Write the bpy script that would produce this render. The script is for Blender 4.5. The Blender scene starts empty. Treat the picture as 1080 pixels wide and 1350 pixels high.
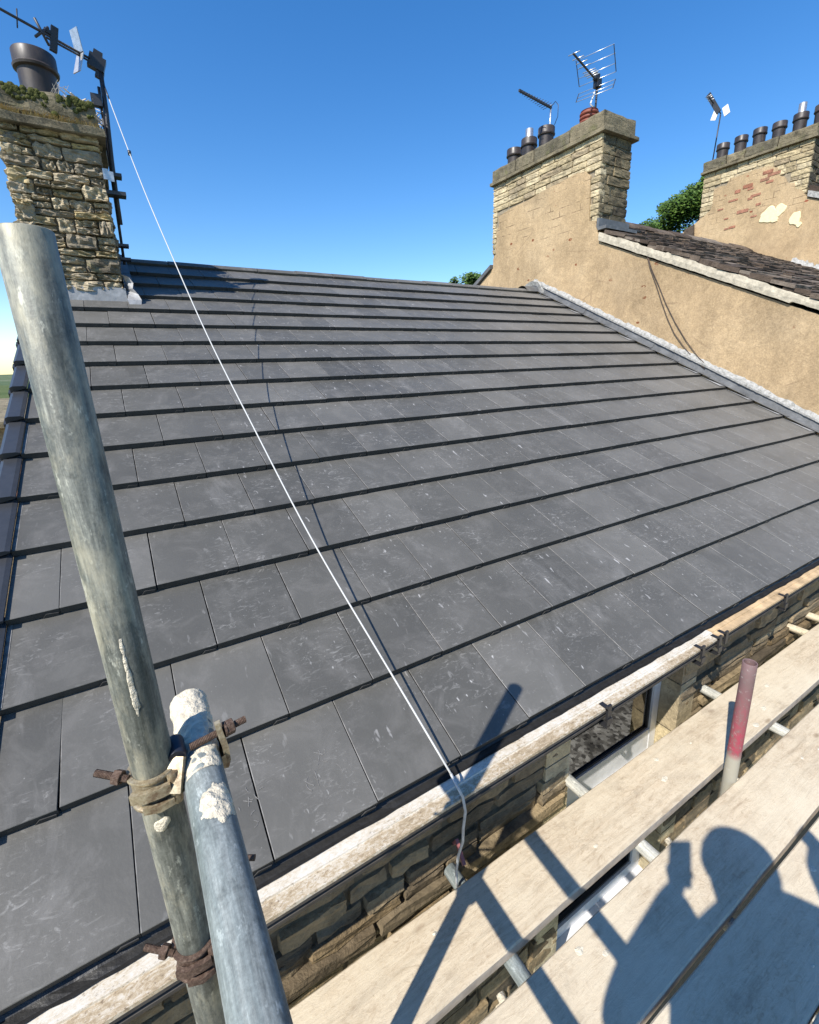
import bpy, bmesh, math, random
from mathutils import Vector, Matrix, Euler, noise

random.seed(11)
sc = bpy.context.scene
COL = sc.collection

# ------------------------------------------------------------------ camera, sky, sun, exposure
CAM = Vector((0.156, -0.983, 1.209))
RIGHT = Vector((0.85394, -0.519565, -0.02896))
DOWN = Vector((-0.15579, -0.202159, -0.966882))
FWD = Vector((0.496504, 0.830171, -0.253574))
F_PX, CX, CY = 610.384, 540.0, 641.588
cd = bpy.data.cameras.new('camera')
cam = bpy.data.objects.new('camera', cd)
COL.objects.link(cam)
m = Matrix.Identity(4)
for i in range(3):
    m[i][0] = RIGHT[i]
    m[i][1] = -DOWN[i]
    m[i][2] = -FWD[i]
    m[i][3] = CAM[i]
cam.matrix_world = m
cd.sensor_fit = 'HORIZONTAL'
cd.sensor_width = 36.0
cd.lens = 36.0 * F_PX / 1080.0
cd.shift_x = 0.0
cd.shift_y = (CY - 675.0) / 1080.0
cd.clip_start = 0.01
cd.clip_end = 6000.0
sc.camera = cam

LIGHT = Vector((0.632, 0.264, -0.729)).normalized()
EL = math.asin(-LIGHT.z)
AZ = math.atan2(-LIGHT.x, -LIGHT.y)
world = bpy.data.worlds.new('World')
sc.world = world
world.use_nodes = True
wn = world.node_tree
bg = wn.nodes['Background']
sky = wn.nodes.new('ShaderNodeTexSky')
sky.sky_type = 'NISHITA'
sky.sun_disc = False
sky.sun_elevation = EL
sky.sun_rotation = AZ
sky.air_density = 1.0
sky.dust_density = 0.25
sky.ozone_density = 1.9
hs = wn.nodes.new('ShaderNodeHueSaturation')
hs.inputs['Saturation'].default_value = 1.36
hs.inputs['Hue'].default_value = 0.505
wn.links.new(sky.outputs[0], hs.inputs['Color'])
wn.links.new(hs.outputs[0], bg.inputs[0])
bg.inputs[1].default_value = 0.138

sl = bpy.data.lights.new('sun', 'SUN')
sl.energy = 4.9
sl.angle = math.radians(0.45)
sl.color = (1.0, 0.95, 0.87)
so = bpy.data.objects.new('sun', sl)
so.rotation_euler = LIGHT.to_track_quat('-Z', 'Y').to_euler()
so.location = (-8, -4, 12)
COL.objects.link(so)

sc.view_settings.view_transform = 'Standard'
sc.view_settings.look = 'None'
sc.view_settings.gamma = 1.0
sc.view_settings.exposure = 0.6
sc.view_settings.use_curve_mapping = False

# ------------------------------------------------------------------ node helpers
class Mat:
    def __init__(self, name, rough=0.8, metal=0.0, spec=0.5):
        self.m = bpy.data.materials.new(name)
        self.m.use_nodes = True
        self.t = self.m.node_tree
        self.b = self.t.nodes['Principled BSDF']
        self.b.inputs['Roughness'].default_value = rough
        self.b.inputs['Metallic'].default_value = metal
        self.b.inputs['Specular IOR Level'].default_value = spec
        self.pos = self.t.nodes.new('ShaderNodeNewGeometry').outputs['Position']

    def n(self, typ, **kw):
        nd = self.t.nodes.new(typ)
        for k, v in kw.items():
            setattr(nd, k, v)
        return nd

    def link(self, a, b):
        self.t.links.new(a, b)

    def mapped(self, src=None, scale=(1, 1, 1), rot=(0, 0, 0), loc=(0, 0, 0)):
        nd = self.n('ShaderNodeMapping')
        nd.vector_type = 'POINT'
        nd.inputs['Scale'].default_value = scale
        nd.inputs['Rotation'].default_value = rot
        nd.inputs['Location'].default_value = loc
        self.link(src if src is not None else self.pos, nd.inputs['Vector'])
        return nd.outputs[0]

    def noise(self, vec=None, scale=5, detail=4, rough=0.55, dist=0.0):
        nd = self.n('ShaderNodeTexNoise')
        nd.inputs['Scale'].default_value = scale
        nd.inputs['Detail'].default_value = detail
        nd.inputs['Roughness'].default_value = rough
        nd.inputs['Distortion'].default_value = dist
        self.link(vec if vec is not None else self.pos, nd.inputs['Vector'])
        return nd.outputs[0]

    def voro(self, vec=None, scale=5, feature='F1', out='Distance', rnd=1.0):
        nd = self.n('ShaderNodeTexVoronoi')
        nd.feature = feature
        nd.inputs['Scale'].default_value = scale
        nd.inputs['Randomness'].default_value = rnd
        self.link(vec if vec is not None else self.pos, nd.inputs['Vector'])
        return nd.outputs[out]

    def ramp(self, fac, stops, interp='LINEAR'):
        nd = self.n('ShaderNodeValToRGB')
        r = nd.color_ramp
        r.interpolation = interp
        while len(r.elements) < len(stops):
            r.elements.new(0.5)
        for e, (p, c) in zip(r.elements, stops):
            e.position = p
            if not isinstance(c, (tuple, list)):
                c = (c, c, c)
            e.color = (c[0], c[1], c[2], 1)
        self.link(fac, nd.inputs[0])
        return nd.outputs[0]

    def mix(self, fac, a, b, mode='MIX'):
        nd = self.n('ShaderNodeMix')
        nd.data_type = 'RGBA'
        nd.blend_type = mode
        for s, v in ((nd.inputs[0], fac), (nd.inputs[6], a), (nd.inputs[7], b)):
            if hasattr(v, 'is_output'):
                self.link(v, s)
            elif isinstance(v, (int, float)):
                s.default_value = v if s == nd.inputs[0] else (v, v, v, 1)
            else:
                s.default_value = (v[0], v[1], v[2], 1)
        return nd.outputs[2]

    def math(self, op, a, b=None, clamp=False):
        nd = self.n('ShaderNodeMath')
        nd.operation = op
        nd.use_clamp = clamp
        for s, v in ((nd.inputs[0], a), (nd.inputs[1], b)):
            if v is None:
                continue
            if hasattr(v, 'is_output'):
                self.link(v, s)
            else:
                s.default_value = v
        return nd.outputs[0]

    def sep(self, vec=None):
        nd = self.n('ShaderNodeSeparateXYZ')
        self.link(vec if vec is not None else self.pos, nd.inputs[0])
        return nd.outputs

    def rand(self):
        return self.n('ShaderNodeObjectInfo').outputs['Random']

    def objco(self):
        return self.n('ShaderNodeTexCoord').outputs['Object']

    def bump(self, h, strength=0.3, dist=0.01):
        nd = self.n('ShaderNodeBump')
        nd.inputs['Strength'].default_value = strength
        nd.inputs['Distance'].default_value = dist
        self.link(h, nd.inputs['Height'])
        self.link(nd.outputs[0], self.b.inputs['Normal'])

    def color(self, c):
        if hasattr(c, 'is_output'):
            self.link(c, self.b.inputs['Base Color'])
        else:
            self.b.inputs['Base Color'].default_value = (c[0], c[1], c[2], 1)

    def rough(self, r):
        self.link(r, self.b.inputs['Roughness'])


THETA = math.radians(25.640)
GA = 0.331367          # course gauge
TW = 0.30              # tile cover width
XR = 6.185             # right verge (neighbour's gable)
XL = -0.30             # left verge

# ------------------------------------------------------------------ materials
def mk_tile(name, edge=False):
    M = Mat(name, 0.5, 0, 0.4)
    v = M.mapped(rot=(-THETA, 0, 0))
    rnd = M.rand()
    base = M.ramp(rnd, [(0, (.068, .066, .059)), (.35, (.084, .081, .072)), (.7, (.094, .0905, .081)), (1, (.112, .1075, .096))])
    big = M.noise(v, 1.3, 5, .6)
    base = M.mix(1.0, base, M.ramp(big, [(.3, .84), (.7, 1.18)]), 'MULTIPLY')
    cloud = M.noise(v, 7, 6, .68, .6)
    base = M.mix(M.ramp(cloud, [(.48, 0), (.80, .30)]), base, (.21, .20, .19))
    sm = M.noise(M.mapped(v, scale=(1.6, .7, 1), rot=(0, 0, .25)), 2.6, 6, .7, .8)
    base = M.mix(M.ramp(sm, [(.56, 0), (.76, .40)]), base, (.25, .24, .225))
    sweep = M.noise(M.mapped(v, scale=(1, 2.2, 1), rot=(0, 0, .5)), 22, 5, .7, 1.4)
    msk = M.math('MULTIPLY', M.ramp(sweep, [(.55, 0), (.72, .55)]), M.ramp(M.noise(v, 3.1, 3), [(.43, 0), (.6, 1)]))
    base = M.mix(msk, base, (.32, .31, .29))
    # chalky dashes running down the slope, denser to the right
    dash = M.noise(M.mapped(v, scale=(30, 10, 1), rot=(0, 0, -.10)), 1.0, 3, .6)
    mr = M.n('ShaderNodeMapRange'); mr.inputs['From Min'].default_value = -.1; mr.inputs['From Max'].default_value = 1.3; mr.inputs['To Min'].default_value = .12
    M.link(M.sep(v)[0], mr.inputs['Value'])
    dens = M.math('MULTIPLY', M.ramp(M.noise(v, 1.9, 4, .6), [(.40, 0), (.56, 1)]), mr.outputs[0])
    dmask = M.math('MULTIPLY', M.ramp(dash, [(.655, 0), (.71, .9)]), dens)
    base = M.mix(dmask, base, (.36, .35, .335))
    dash2 = M.noise(M.mapped(v, scale=(60, 24, 1), rot=(0, 0, -.15), loc=(7, 3, 0)), 1.0, 2, .5)
    dm2 = M.math('MULTIPLY', M.ramp(dash2, [(.70, 0), (.74, .85)]), M.math('MULTIPLY', M.ramp(M.noise(v, 3.3, 3), [(.45, 0), (.55, 1)]), mr.outputs[0]))
    base = M.mix(dm2, base, (.42, .41, .39))
    sp = M.voro(v, 55)
    spm = M.math('MULTIPLY', M.ramp(sp, [(.0, 1), (.13, 0)]), M.ramp(M.noise(v, 6, 2), [(.5, 0), (.62, .8)]))
    base = M.mix(M.math('MULTIPLY', spm, .6), base, (.40, .39, .37))
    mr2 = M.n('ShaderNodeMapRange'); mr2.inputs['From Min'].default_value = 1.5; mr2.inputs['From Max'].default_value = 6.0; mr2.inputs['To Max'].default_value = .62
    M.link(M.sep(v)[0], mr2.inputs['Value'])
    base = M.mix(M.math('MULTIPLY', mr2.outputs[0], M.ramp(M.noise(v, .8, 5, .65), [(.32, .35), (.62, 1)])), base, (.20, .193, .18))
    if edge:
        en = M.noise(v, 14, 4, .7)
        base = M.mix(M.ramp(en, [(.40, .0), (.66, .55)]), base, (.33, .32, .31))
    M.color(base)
    M.rough(M.ramp(cloud, [(.3, .46), (.7, .66)]))
    fine = M.noise(v, 90, 3, .6)
    M.bump(fine, .12, .004)
    return M.m

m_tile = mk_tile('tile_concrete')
m_tile_edge = mk_tile('tile_pale_lit_edge', True)  # paler copy: sunlight on the left bevels is put into the colour
_n = Mat('tile_nose', .7, 0, .3)  # concrete bare of dust; shade on noses and sides also put into the colour
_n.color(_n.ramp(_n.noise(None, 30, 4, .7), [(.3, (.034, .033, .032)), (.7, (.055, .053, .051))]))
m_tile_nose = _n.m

def plain(name, c, rough=.7, metal=0, var=.15, scale=20, spec=.5, bump=0.0, bd=.004):
    M = Mat(name, rough, metal, spec)
    n = M.noise(None, scale, 5, .6)
    lo = tuple(x * (1 - var) for x in c)
    hi = tuple(min(1, x * (1 + var)) for x in c)
    M.color(M.ramp(n, [(.3, lo), (.7, hi)]))
    if bump:
        M.bump(n, bump, bd)
    return M.m

m_black = plain('black_rubber', (.019, .0185, .018), .45, 0, .3, 30, .5, .5, .006)
m_deck = plain('roof_underlay', (.03, .03, .032), .9)
m_verge = plain('verge_plastic', (.034, .036, .040), .38, 0, .12, 25)
m_blackplastic = plain('black_plastic', (.02, .02, .022), .4)
M = Mat('chimney_pot_brown', .42, 0, .45)
n = M.noise(M.mapped(scale=(1, 1, .4)), 9, 6, .7)
c = M.ramp(n, [(.3, (.022, .018, .017)), (.55, (.042, .033, .030)), (.75, (.085, .068, .058))])
M.color(c)
M.rough(M.ramp(n, [(.3, .34), (.7, .62)]))
m_pot = M.m
m_potred = plain('terracotta', (.23, .06, .035), .6, 0, .2, 20)
m_steel = plain('dull_steel', (.5, .5, .5), .4, .8, .2, 40)
m_alu = plain('aluminium', (.58, .59, .60), .35, .7, .1, 40)
m_darkmetal = plain('dark_metal', (.05, .05, .055), .5, .4, .2, 30)
m_cord = plain('white_cord', (.46, .46, .44), .6, 0, .05, 60)
m_cordgrey = plain('grey_wire', (.42, .43, .43), .5, .2, .2, 60)
m_cable = plain('brown_cable', (.07, .045, .03), .6)
m_upvc = plain('white_upvc', (.60, .595, .60), .35, 0, .12, 10)
m_gasket = plain('window_gasket', (.015, .017, .02), .4)
m_twig = plain('dry_twig', (.5, .45, .38), .9, 0, .4, 30)
m_pale = plain('pale_plastic', (.8, .79, .76), .5, 0, .08, 30)
m_filler = plain('cream_filler', (.72, .62, .38), .9, 0, .1, 20, .3, .5)
m_cement = plain('cement_splash', (.60, .54, .42), .95, 0, .22, 90, .2, .8, .01)
m_skin = plain('skin', (.55, .35, .26), .55)
m_cloth = plain('dark_jacket', (.05, .06, .09), .85)
m_trouser = plain('work_trousers', (.06, .06, .065), .9)
m_hair = plain('cap_fabric', (.04, .04, .05), .8)

def mk_lead(name, c):
    M = Mat(name, .5, .15, .5)
    n = M.noise(None, 9, 6, .65, .5)
    col = M.ramp(n, [(.3, tuple(x * .72 for x in c)), (.52, c), (.72, tuple(min(1, x * 1.45) for x in c))])
    M.color(col)
    M.bump(M.noise(None, 22, 3), .35, .01)
    return M.m
m_lead = mk_lead('lead_sheet', (.125, .126, .126))
m_leadlight = mk_lead('new_lead', (.30, .30, .30))
M = Mat('white_mortar', .95, 0, .2)
n1 = M.noise(None, 26, 5, .7)
M.color(M.ramp(n1, [(.28, (.15, .145, .13)), (.45, (.30, .295, .275)), (.7, (.45, .44, .42))]))
M.bump(n1, .9, .015)
m_mortar = M.m
m_vergemortar = plain('cream_mortar', (.42, .375, .29), .95, 0, .3, 18, .2, .8, .012)

def mk_stone(name, stops, soot=.25, sootc=(.05, .045, .035), lichen=None):
    M = Mat(name, .92, 0, .25)
    c = M.ramp(M.rand(), stops)
    n = M.noise(None, 9, 6, .7)
    c = M.mix(1, c, M.ramp(n, [(.28, .62), (.72, 1.3)]), 'MULTIPLY')
    c = M.mix(M.ramp(M.noise(None, 3.4, 6, .72), [(.5, 0), (.72, soot)]), c, sootc)
    f = M.noise(None, 55, 4, .7)
    c = M.mix(1, c, M.ramp(f, [(.3, .8), (.7, 1.15)]), 'MULTIPLY')
    if lichen:
        c = M.mix(M.ramp(M.noise(None, 5.3, 4, .6), [(.58, 0), (.68, .6)]), c, lichen)
    M.color(c)
    h = M.math('ADD', M.math('MULTIPLY', n, .8), M.math('MULTIPLY', f, .35))
    M.bump(h, .9, .022)
    return M.m
m_rubble = mk_stone('rubble_sandstone', [(0, (.19, .16, .115)), (.3, (.36, .30, .21)), (.6, (.46, .38, .25)), (.8, (.30, .26, .19)), (1, (.50, .39, .20))], .8, (.035, .03, .025), lichen=(.22, .20, .10))
m_buff = mk_stone('buff_sandstone', [(0, (.34, .27, .16)), (.4, (.48, .39, .235)), (.75, (.54, .45, .29)), (1, (.30, .235, .15))], .65)
m_sooty = mk_stone('sooty_sandstone', [(0, (.06, .052, .04)), (.4, (.12, .10, .065)), (.75, (.23, .185, .11)), (1, (.05, .043, .033))], .9, (.015, .012, .01))
m_wallstone = mk_stone('wall_sandstone', [(0, (.14, .11, .07)), (.3, (.22, .17, .105)), (.6, (.30, .23, .135)), (.85, (.20, .145, .08)), (1, (.085, .07, .05))], .8, (.035, .028, .02))
m_redstone = mk_stone('red_brick_stone', [(0, (.30, .13, .08)), (.5, (.36, .17, .11)), (1, (.24, .14, .09))], .2)
m_cap = mk_stone('mossy_capstone', [(0, (.15, .13, .085)), (.5, (.22, .185, .12)), (1, (.13, .115, .08))], .9, (.03, .027, .02), lichen=(.12, .12, .05))
m_joint = plain('old_mortar', (.25, .21, .15), .95, 0, .3, 30, .2, .5)
m_jointdark = plain('dark_joint', (.10, .085, .06), .95, 0, .3, 30, .2, .5)
m_slate = mk_stone('stone_slate', [(0, (.055, .040, .030)), (.4, (.095, .070, .052)), (.8, (.14, .108, .082)), (1, (.21, .175, .14))], .5, (.022, .018, .014))

def mk_render(name, zlo, zhi, red):
    M = Mat(name, .95, 0, .2)
    x, y, z = M.sep()
    base = M.ramp(M.noise(None, 1.1, 6, .62), [(.3, (.34, .245, .14)), (.5, (.42, .305, .178)), (.7, (.47, .35, .212))])
    grit = M.noise(None, 60, 4, .75)
    base = M.mix(1, base, M.ramp(grit, [(.3, .74), (.7, 1.22)]), 'MULTIPLY')
    mid = M.noise(None, 14, 5, .7)
    base = M.mix(1, base, M.ramp(mid, [(.3, .84), (.7, 1.14)]), 'MULTIPLY')
    stain = M.noise(M.mapped(scale=(1, 1, .35)), 1.6, 5, .65)
    base = M.mix(M.ramp(stain, [(.52, 0), (.72, .45)]), base, (.26, .19, .115))
    cmb = M.n('ShaderNodeCombineXYZ')
    M.link(y, cmb.inputs[0]); M.link(z, cmb.inputs[1])
    br = M.n('ShaderNodeTexBrick')
    br.offset = .5
    br.inputs['Scale'].default_value = 1.0
    br.inputs['Mortar Size'].default_value = .007
    br.inputs['Mortar Smooth'].default_value = .4
    br.inputs['Brick Width'].default_value = .34
    br.inputs['Row Height'].default_value = .105
    wob = M.mix(.09, cmb.outputs[0], M.n('ShaderNodeTexNoise').outputs[1])
    M.link(wob, br.inputs['Vector'])
    band = M.n('ShaderNodeMapRange')
    band.inputs['From Min'].default_value = zlo
    band.inputs['From Max'].default_value = zhi
    M.link(z, band.inputs['Value'])
    crk = M.math('MULTIPLY', br.outputs['Fac'], band.outputs[0], True)
    crk = M.math('MULTIPLY', crk, M.ramp(M.noise(None, 4.4, 4, .6), [(.50, 0), (.66, .8)]))
    base = M.mix(M.math('MULTIPLY', crk, .8), base, (.12, .075, .045))
    pit = M.math('MULTIPLY', M.ramp(M.voro(M.mapped(scale=(1, 1, 1.7)), 2.6), [(0, 1), (.085, 1), (.10, 0)]), 1.0)
    pit = M.math('MULTIPLY', pit, M.ramp(M.noise(None, 11, 3), [(.45, 0), (.55, 1)]))
    base = M.mix(pit, base, red)
    wide = M.noise(M.mapped(scale=(1, 1, .7), loc=(4, 1, 2)), .75, 7, .68, .4)
    base = M.mix(1, base, M.ramp(wide, [(.34, .70), (.5, 1.0), (.66, 1.1)]), 'MULTIPLY')
    cr2 = M.voro(M.mapped(scale=(1, 1, 1.4)), 1.25, 'DISTANCE_TO_EDGE')
    base = M.mix(M.math('MULTIPLY', M.ramp(cr2, [(0, .45), (.012, 0)]), M.ramp(M.noise(None, 2.1, 3), [(.52, 0), (.6, 1)])), base, (.16, .11, .07))
    M.color(base)
    h = M.math('SUBTRACT', M.math('MULTIPLY', grit, .5), M.math('MULTIPLY', crk, 1.2))
    M.bump(h, .7, .012)
    return M.m
m_render = mk_render('ochre_render', 2.85, 3.2, (.20, .075, .035))
m_render_far = mk_render('ochre_render_patched', 3.9, 4.3, (.26, .09, .05))

def mk_board(name, seed):
    M = Mat(name, .85, 0, .25)
    v = M.mapped(scale=(1.0, 3.2, 3.2), loc=(seed, seed * .7, 0))
    g = M.noise(v, 6, 7, .72, 2.2)
    c = M.ramp(g, [(.30, (.36, .285, .195)), (.45, (.475, .39, .275)), (.6, (.53, .445, .32)), (.78, (.44, .355, .245))])
    sw = M.noise(M.mapped(scale=(1, 2.0, 1), loc=(seed, 3, 0)), 26, 4, .6, 2.5)
    c = M.mix(M.ramp(sw, [(.54, 0), (.68, .5)]), c, (.30, .22, .14))
    dust = M.noise(None, 2.2, 6, .7)
    lg = M.noise(M.mapped(scale=(1.3, 46, 10), loc=(seed * 2, 0, 0)), 1.6, 6, .75, .6)
    c = M.mix(1, c, M.ramp(lg, [(.3, .80), (.5, 1.0), (.7, 1.10)]), 'MULTIPLY')
    kn = M.voro(M.mapped(scale=(1, 2.4, 1), loc=(seed * 5, seed, 0)), 3.1)
    c = M.mix(M.ramp(kn, [(.03, .75), (.09, 0)]), c, (.20, .135, .08))
    dt = M.noise(M.mapped(scale=(1, 1.6, 1), loc=(3, seed, 0)), 4.5, 8, .78, .5)
    c = M.mix(M.ramp(dt, [(.53, 0), (.70, .6)]), c, (.24, .19, .135))
    c = M.mix(M.ramp(dust, [(.42, 0), (.64, .8)]), c, (.58, .505, .375))
    bl = M.math('MULTIPLY', M.ramp(M.voro(None, 9), [(0, 1), (.05, 0)]), M.ramp(M.noise(None, 7, 2), [(.5, 0), (.6, .8)]))
    c = M.mix(bl, c, (.14, .11, .085))
    M.color(c)
    h = M.math('ADD', M.math('ADD', M.math('MULTIPLY', g, .6), M.math('MULTIPLY', lg, .7)), M.math('MULTIPLY', sw, .4))
    M.bump(h, .55, .005)
    return M.m
m_boards = [mk_board('board_timber_%d' % i, i * 3.7) for i in range(3)]
m_boardedge = plain('board_edge_timber', (.42, .36, .29), .9, 0, .25, 18, .2, .4)

def mk_galv(name, c0, c1, c2, rough=.42, metal=.55, streak=True, blot=None):
    M = Mat(name, rough, metal, .4)
    o = M.objco()
    n = M.noise(M.mapped(o, scale=(14, 14, 1.3)), 3, 8, .78, .4)
    c = M.ramp(n, [(.33, c0), (.5, c1), (.64, c2)])
    fn = M.noise(M.mapped(o, scale=(1, 1, .12)), 150, 4, .7)
    c = M.mix(1, c, M.ramp(fn, [(.3, .72), (.7, 1.28)]), 'MULTIPLY')
    gr = M.noise(o, 240, 3, .7)
    c = M.mix(1, c, M.ramp(gr, [(.3, .8), (.7, 1.2)]), 'MULTIPLY')
    sp = M.noise(M.mapped(o, scale=(1, 1, .4)), 70, 4, .75)
    c = M.mix(M.ramp(sp, [(.60, 0), (.70, .6)]), c, tuple(min(1, x * 1.9) for x in c2))
    c = M.mix(M.ramp(M.noise(o, 26, 5, .7), [(.55, 0), (.72, .75)]), c, tuple(x * .4 for x in c0))
    if blot:
        c = M.mix(M.ramp(M.noise(M.mapped(o, scale=(9, 9, 3)), 2.4, 6, .7), [(.46, 0), (.62, .7)]), c, blot)
    M.color(c)
    M.rough(M.ramp(n, [(.3, rough - .08), (.7, rough + .2)]))
    M.bump(M.math('ADD', sp, M.math('MULTIPLY', gr, .6)), .22, .0018)
    return M.m
m_pole = mk_galv('old_galvanised_tube', (.065, .07, .058), (.135, .14, .12), (.29, .29, .24), .5, .15, blot=(.40, .37, .27))
m_blue = mk_galv('blue_grey_galvanised_tube', (.120, .143, .142), (.175, .200, .197), (.26, .285, .277), .5, .05)
m_putlog = mk_galv('pale_dusty_tube', (.30, .31, .28), (.42, .42, .38), (.54, .52, .46), .6, .1)
m_beigetube = mk_galv('cement_stained_tube', (.42, .36, .26), (.54, .47, .34), (.62, .55, .42), .75, .05)
M = Mat('red_painted_tube', .6, .05, .4)
o = M.objco()
n = M.noise(M.mapped(o, scale=(1, 1, .6)), 46, 8, .8)
zz = M.sep(o)[2]
c = M.ramp(n, [(.36, (.20, .165, .155)), (.47, (.24, .085, .09)), (.60, (.33, .045, .075))])
c = M.mix(M.ramp(zz, [(.505, 1), (.535, 0)]), c, (.33, .31, .25))
c = M.mix(M.math('MULTIPLY', M.ramp(zz, [(.62, 0), (.86, 1)]), M.ramp(n, [(.35, .55), (.6, .95)])), c, (.15, .115, .11))
c = M.mix(M.ramp(M.noise(o, 60, 4, .7), [(.6, 0), (.7, .6)]), c, (.42, .40, .37))
M.color(c)
M.bump(n, .3, .002)
m_redtube = M.m
M = Mat('rusty_steel', .8, .35, .4)
n = M.noise(None, 260, 5, .7)
M.color(M.ramp(n, [(.3, (.045, .030, .024)), (.5, (.10, .063, .045)), (.7, (.185, .135, .105))]))
M.bump(n, .3, .0012)
m_rust = M.m
M = Mat('plated_coupler', .42, .45, .5)
n = M.noise(None, 110, 6, .75)
c = M.ramp(n, [(.32, (.17, .12, .07)), (.46, (.33, .27, .17)), (.7, (.50, .44, .31))])
c = M.mix(M.ramp(M.noise(None, 42, 5, .7), [(.50, 0), (.64, .8)]), c, (.13, .075, .042))
c = M.mix(M.ramp(M.noise(None, 60, 5, .7), [(.58, 0), (.70, .7)]), c, (.06, .05, .04))
M.color(c)
M.bump(n, .25, .0015)
m_coupler = M.m
m_darkcoupler = plain('dark_coupler', (.03, .035, .05), .4, .4, .3, 60)

M = Mat('peeling_white_paint', .8, 0, .3)
x, y, z = M.sep()
n = M.noise(M.mapped(scale=(1.6, 3.2, 3.2)), 34, 8, .82, .5)
n2 = M.noise(None, 5, 4, .65)
edge = M.n('ShaderNodeMapRange')
edge.inputs['From Min'].default_value = -.054
edge.inputs['From Max'].default_value = -.060
M.link(y, edge.inputs['Value'])
wear = M.math('ADD', M.math('MULTIPLY', n, .72), M.math('MULTIPLY', n2, .35))
wear = M.math('ADD', wear, M.math('MULTIPLY', edge.outputs[0], .11))
c = M.ramp(wear, [(.46, (.60, .575, .52)), (.60, (.50, .44, .345)), (.68, (.36, .28, .18)), (.84, (.12, .095, .065))])
fk = M.noise(M.mapped(scale=(1.0, 1.6, 1.6)), 95, 4, .7)
c = M.mix(M.math('MULTIPLY', M.ramp(fk, [(.58, 0), (.66, .85)]), M.ramp(M.math('ADD', n2, M.math('MULTIPLY', edge.outputs[0], .16)), [(.46, .1), (.62, 1)])), c, (.16, .12, .08))
M.color(c)
M.bump(wear, .35, .003)
m_peel = M.m
m_browntimber = plain('weathered_brown_timber', (.46, .33, .19), .85, 0, .35, 14, .25, .4)
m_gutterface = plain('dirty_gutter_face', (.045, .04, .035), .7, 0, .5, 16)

M = Mat('window_glass', .04, 0, .5)
gl = M.n('ShaderNodeBsdfGlossy'); gl.inputs['Roughness'].default_value = .015
tr = M.n('ShaderNodeBsdfTransparent'); tr.inputs[0].default_value = (.35, .39, .38, 1)
fr = M.n('ShaderNodeFresnel'); fr.inputs['IOR'].default_value = 2.7
mx = M.n('ShaderNodeMixShader')
M.link(fr.outputs[0], mx.inputs[0]); M.link(tr.outputs[0], mx.inputs[1]); M.link(gl.outputs[0], mx.inputs[2])
M.link(mx.outputs[0], M.t.nodes['Material Output'].inputs[0])
m_glass = M.m
m_room = plain('dim_room', (.05, .05, .045), .9)

def mk_leaf(name, a, b):
    M = Mat(name, .6, 0, .3)
    M.color(M.ramp(M.noise(None, .9, 5, .7), [(.3, a), (.7, b)]))
    M.b.inputs['Transmission Weight'].default_value = 0
    return M.m
m_leaf = mk_leaf('green_leaves', (.035, .075, .015), (.10, .17, .035))
m_leafdark = mk_leaf('dark_leaves', (.022, .055, .006), (.085, .145, .018))
m_grassdry = plain('dry_grass', (.40, .29, .12), .9, 0, .4, 40)
m_moss = plain('moss', (.07, .075, .025), 1, 0, .4, 40, .1, .8, .02)
m_trunk = plain('bark', (.10, .075, .05), .9)
M = Mat('hill_fields', .95, 0, .1)
M.color(M.ramp(M.noise(None, .012, 6, .7), [(.35, (.05, .085, .04)), (.5, (.09, .12, .06)), (.65, (.16, .17, .11))]))
m_hill = M.m
M = Mat('ground_paving', .95, 0, .1)
gv = M.voro(None, 16, 'F1', 'Color')
c = M.ramp(gv, [(.2, (.12, .11, .09)), (.5, (.34, .31, .25)), (.8, (.60, .56, .46))])
c = M.mix(1, c, M.ramp(M.noise(None, .9, 6, .7), [(.35, .35), (.6, 1.1)]), 'MULTIPLY')
ln = M.n('ShaderNodeVectorMath'); ln.operation = 'LENGTH'; M.link(M.pos, ln.inputs[0])
fd = M.math('ADD', M.math('MULTIPLY', ln.outputs['Value'], .03), M.math('MULTIPLY', M.noise(None, .15, 5, .7), .5))
M.color(M.mix(M.ramp(fd, [(.62, 0), (.72, 1)]), c, M.ramp(M.noise(None, .05, 6, .7), [(.35, (.045, .075, .02)), (.65, (.11, .13, .05))])))
m_ground = M.m

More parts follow.
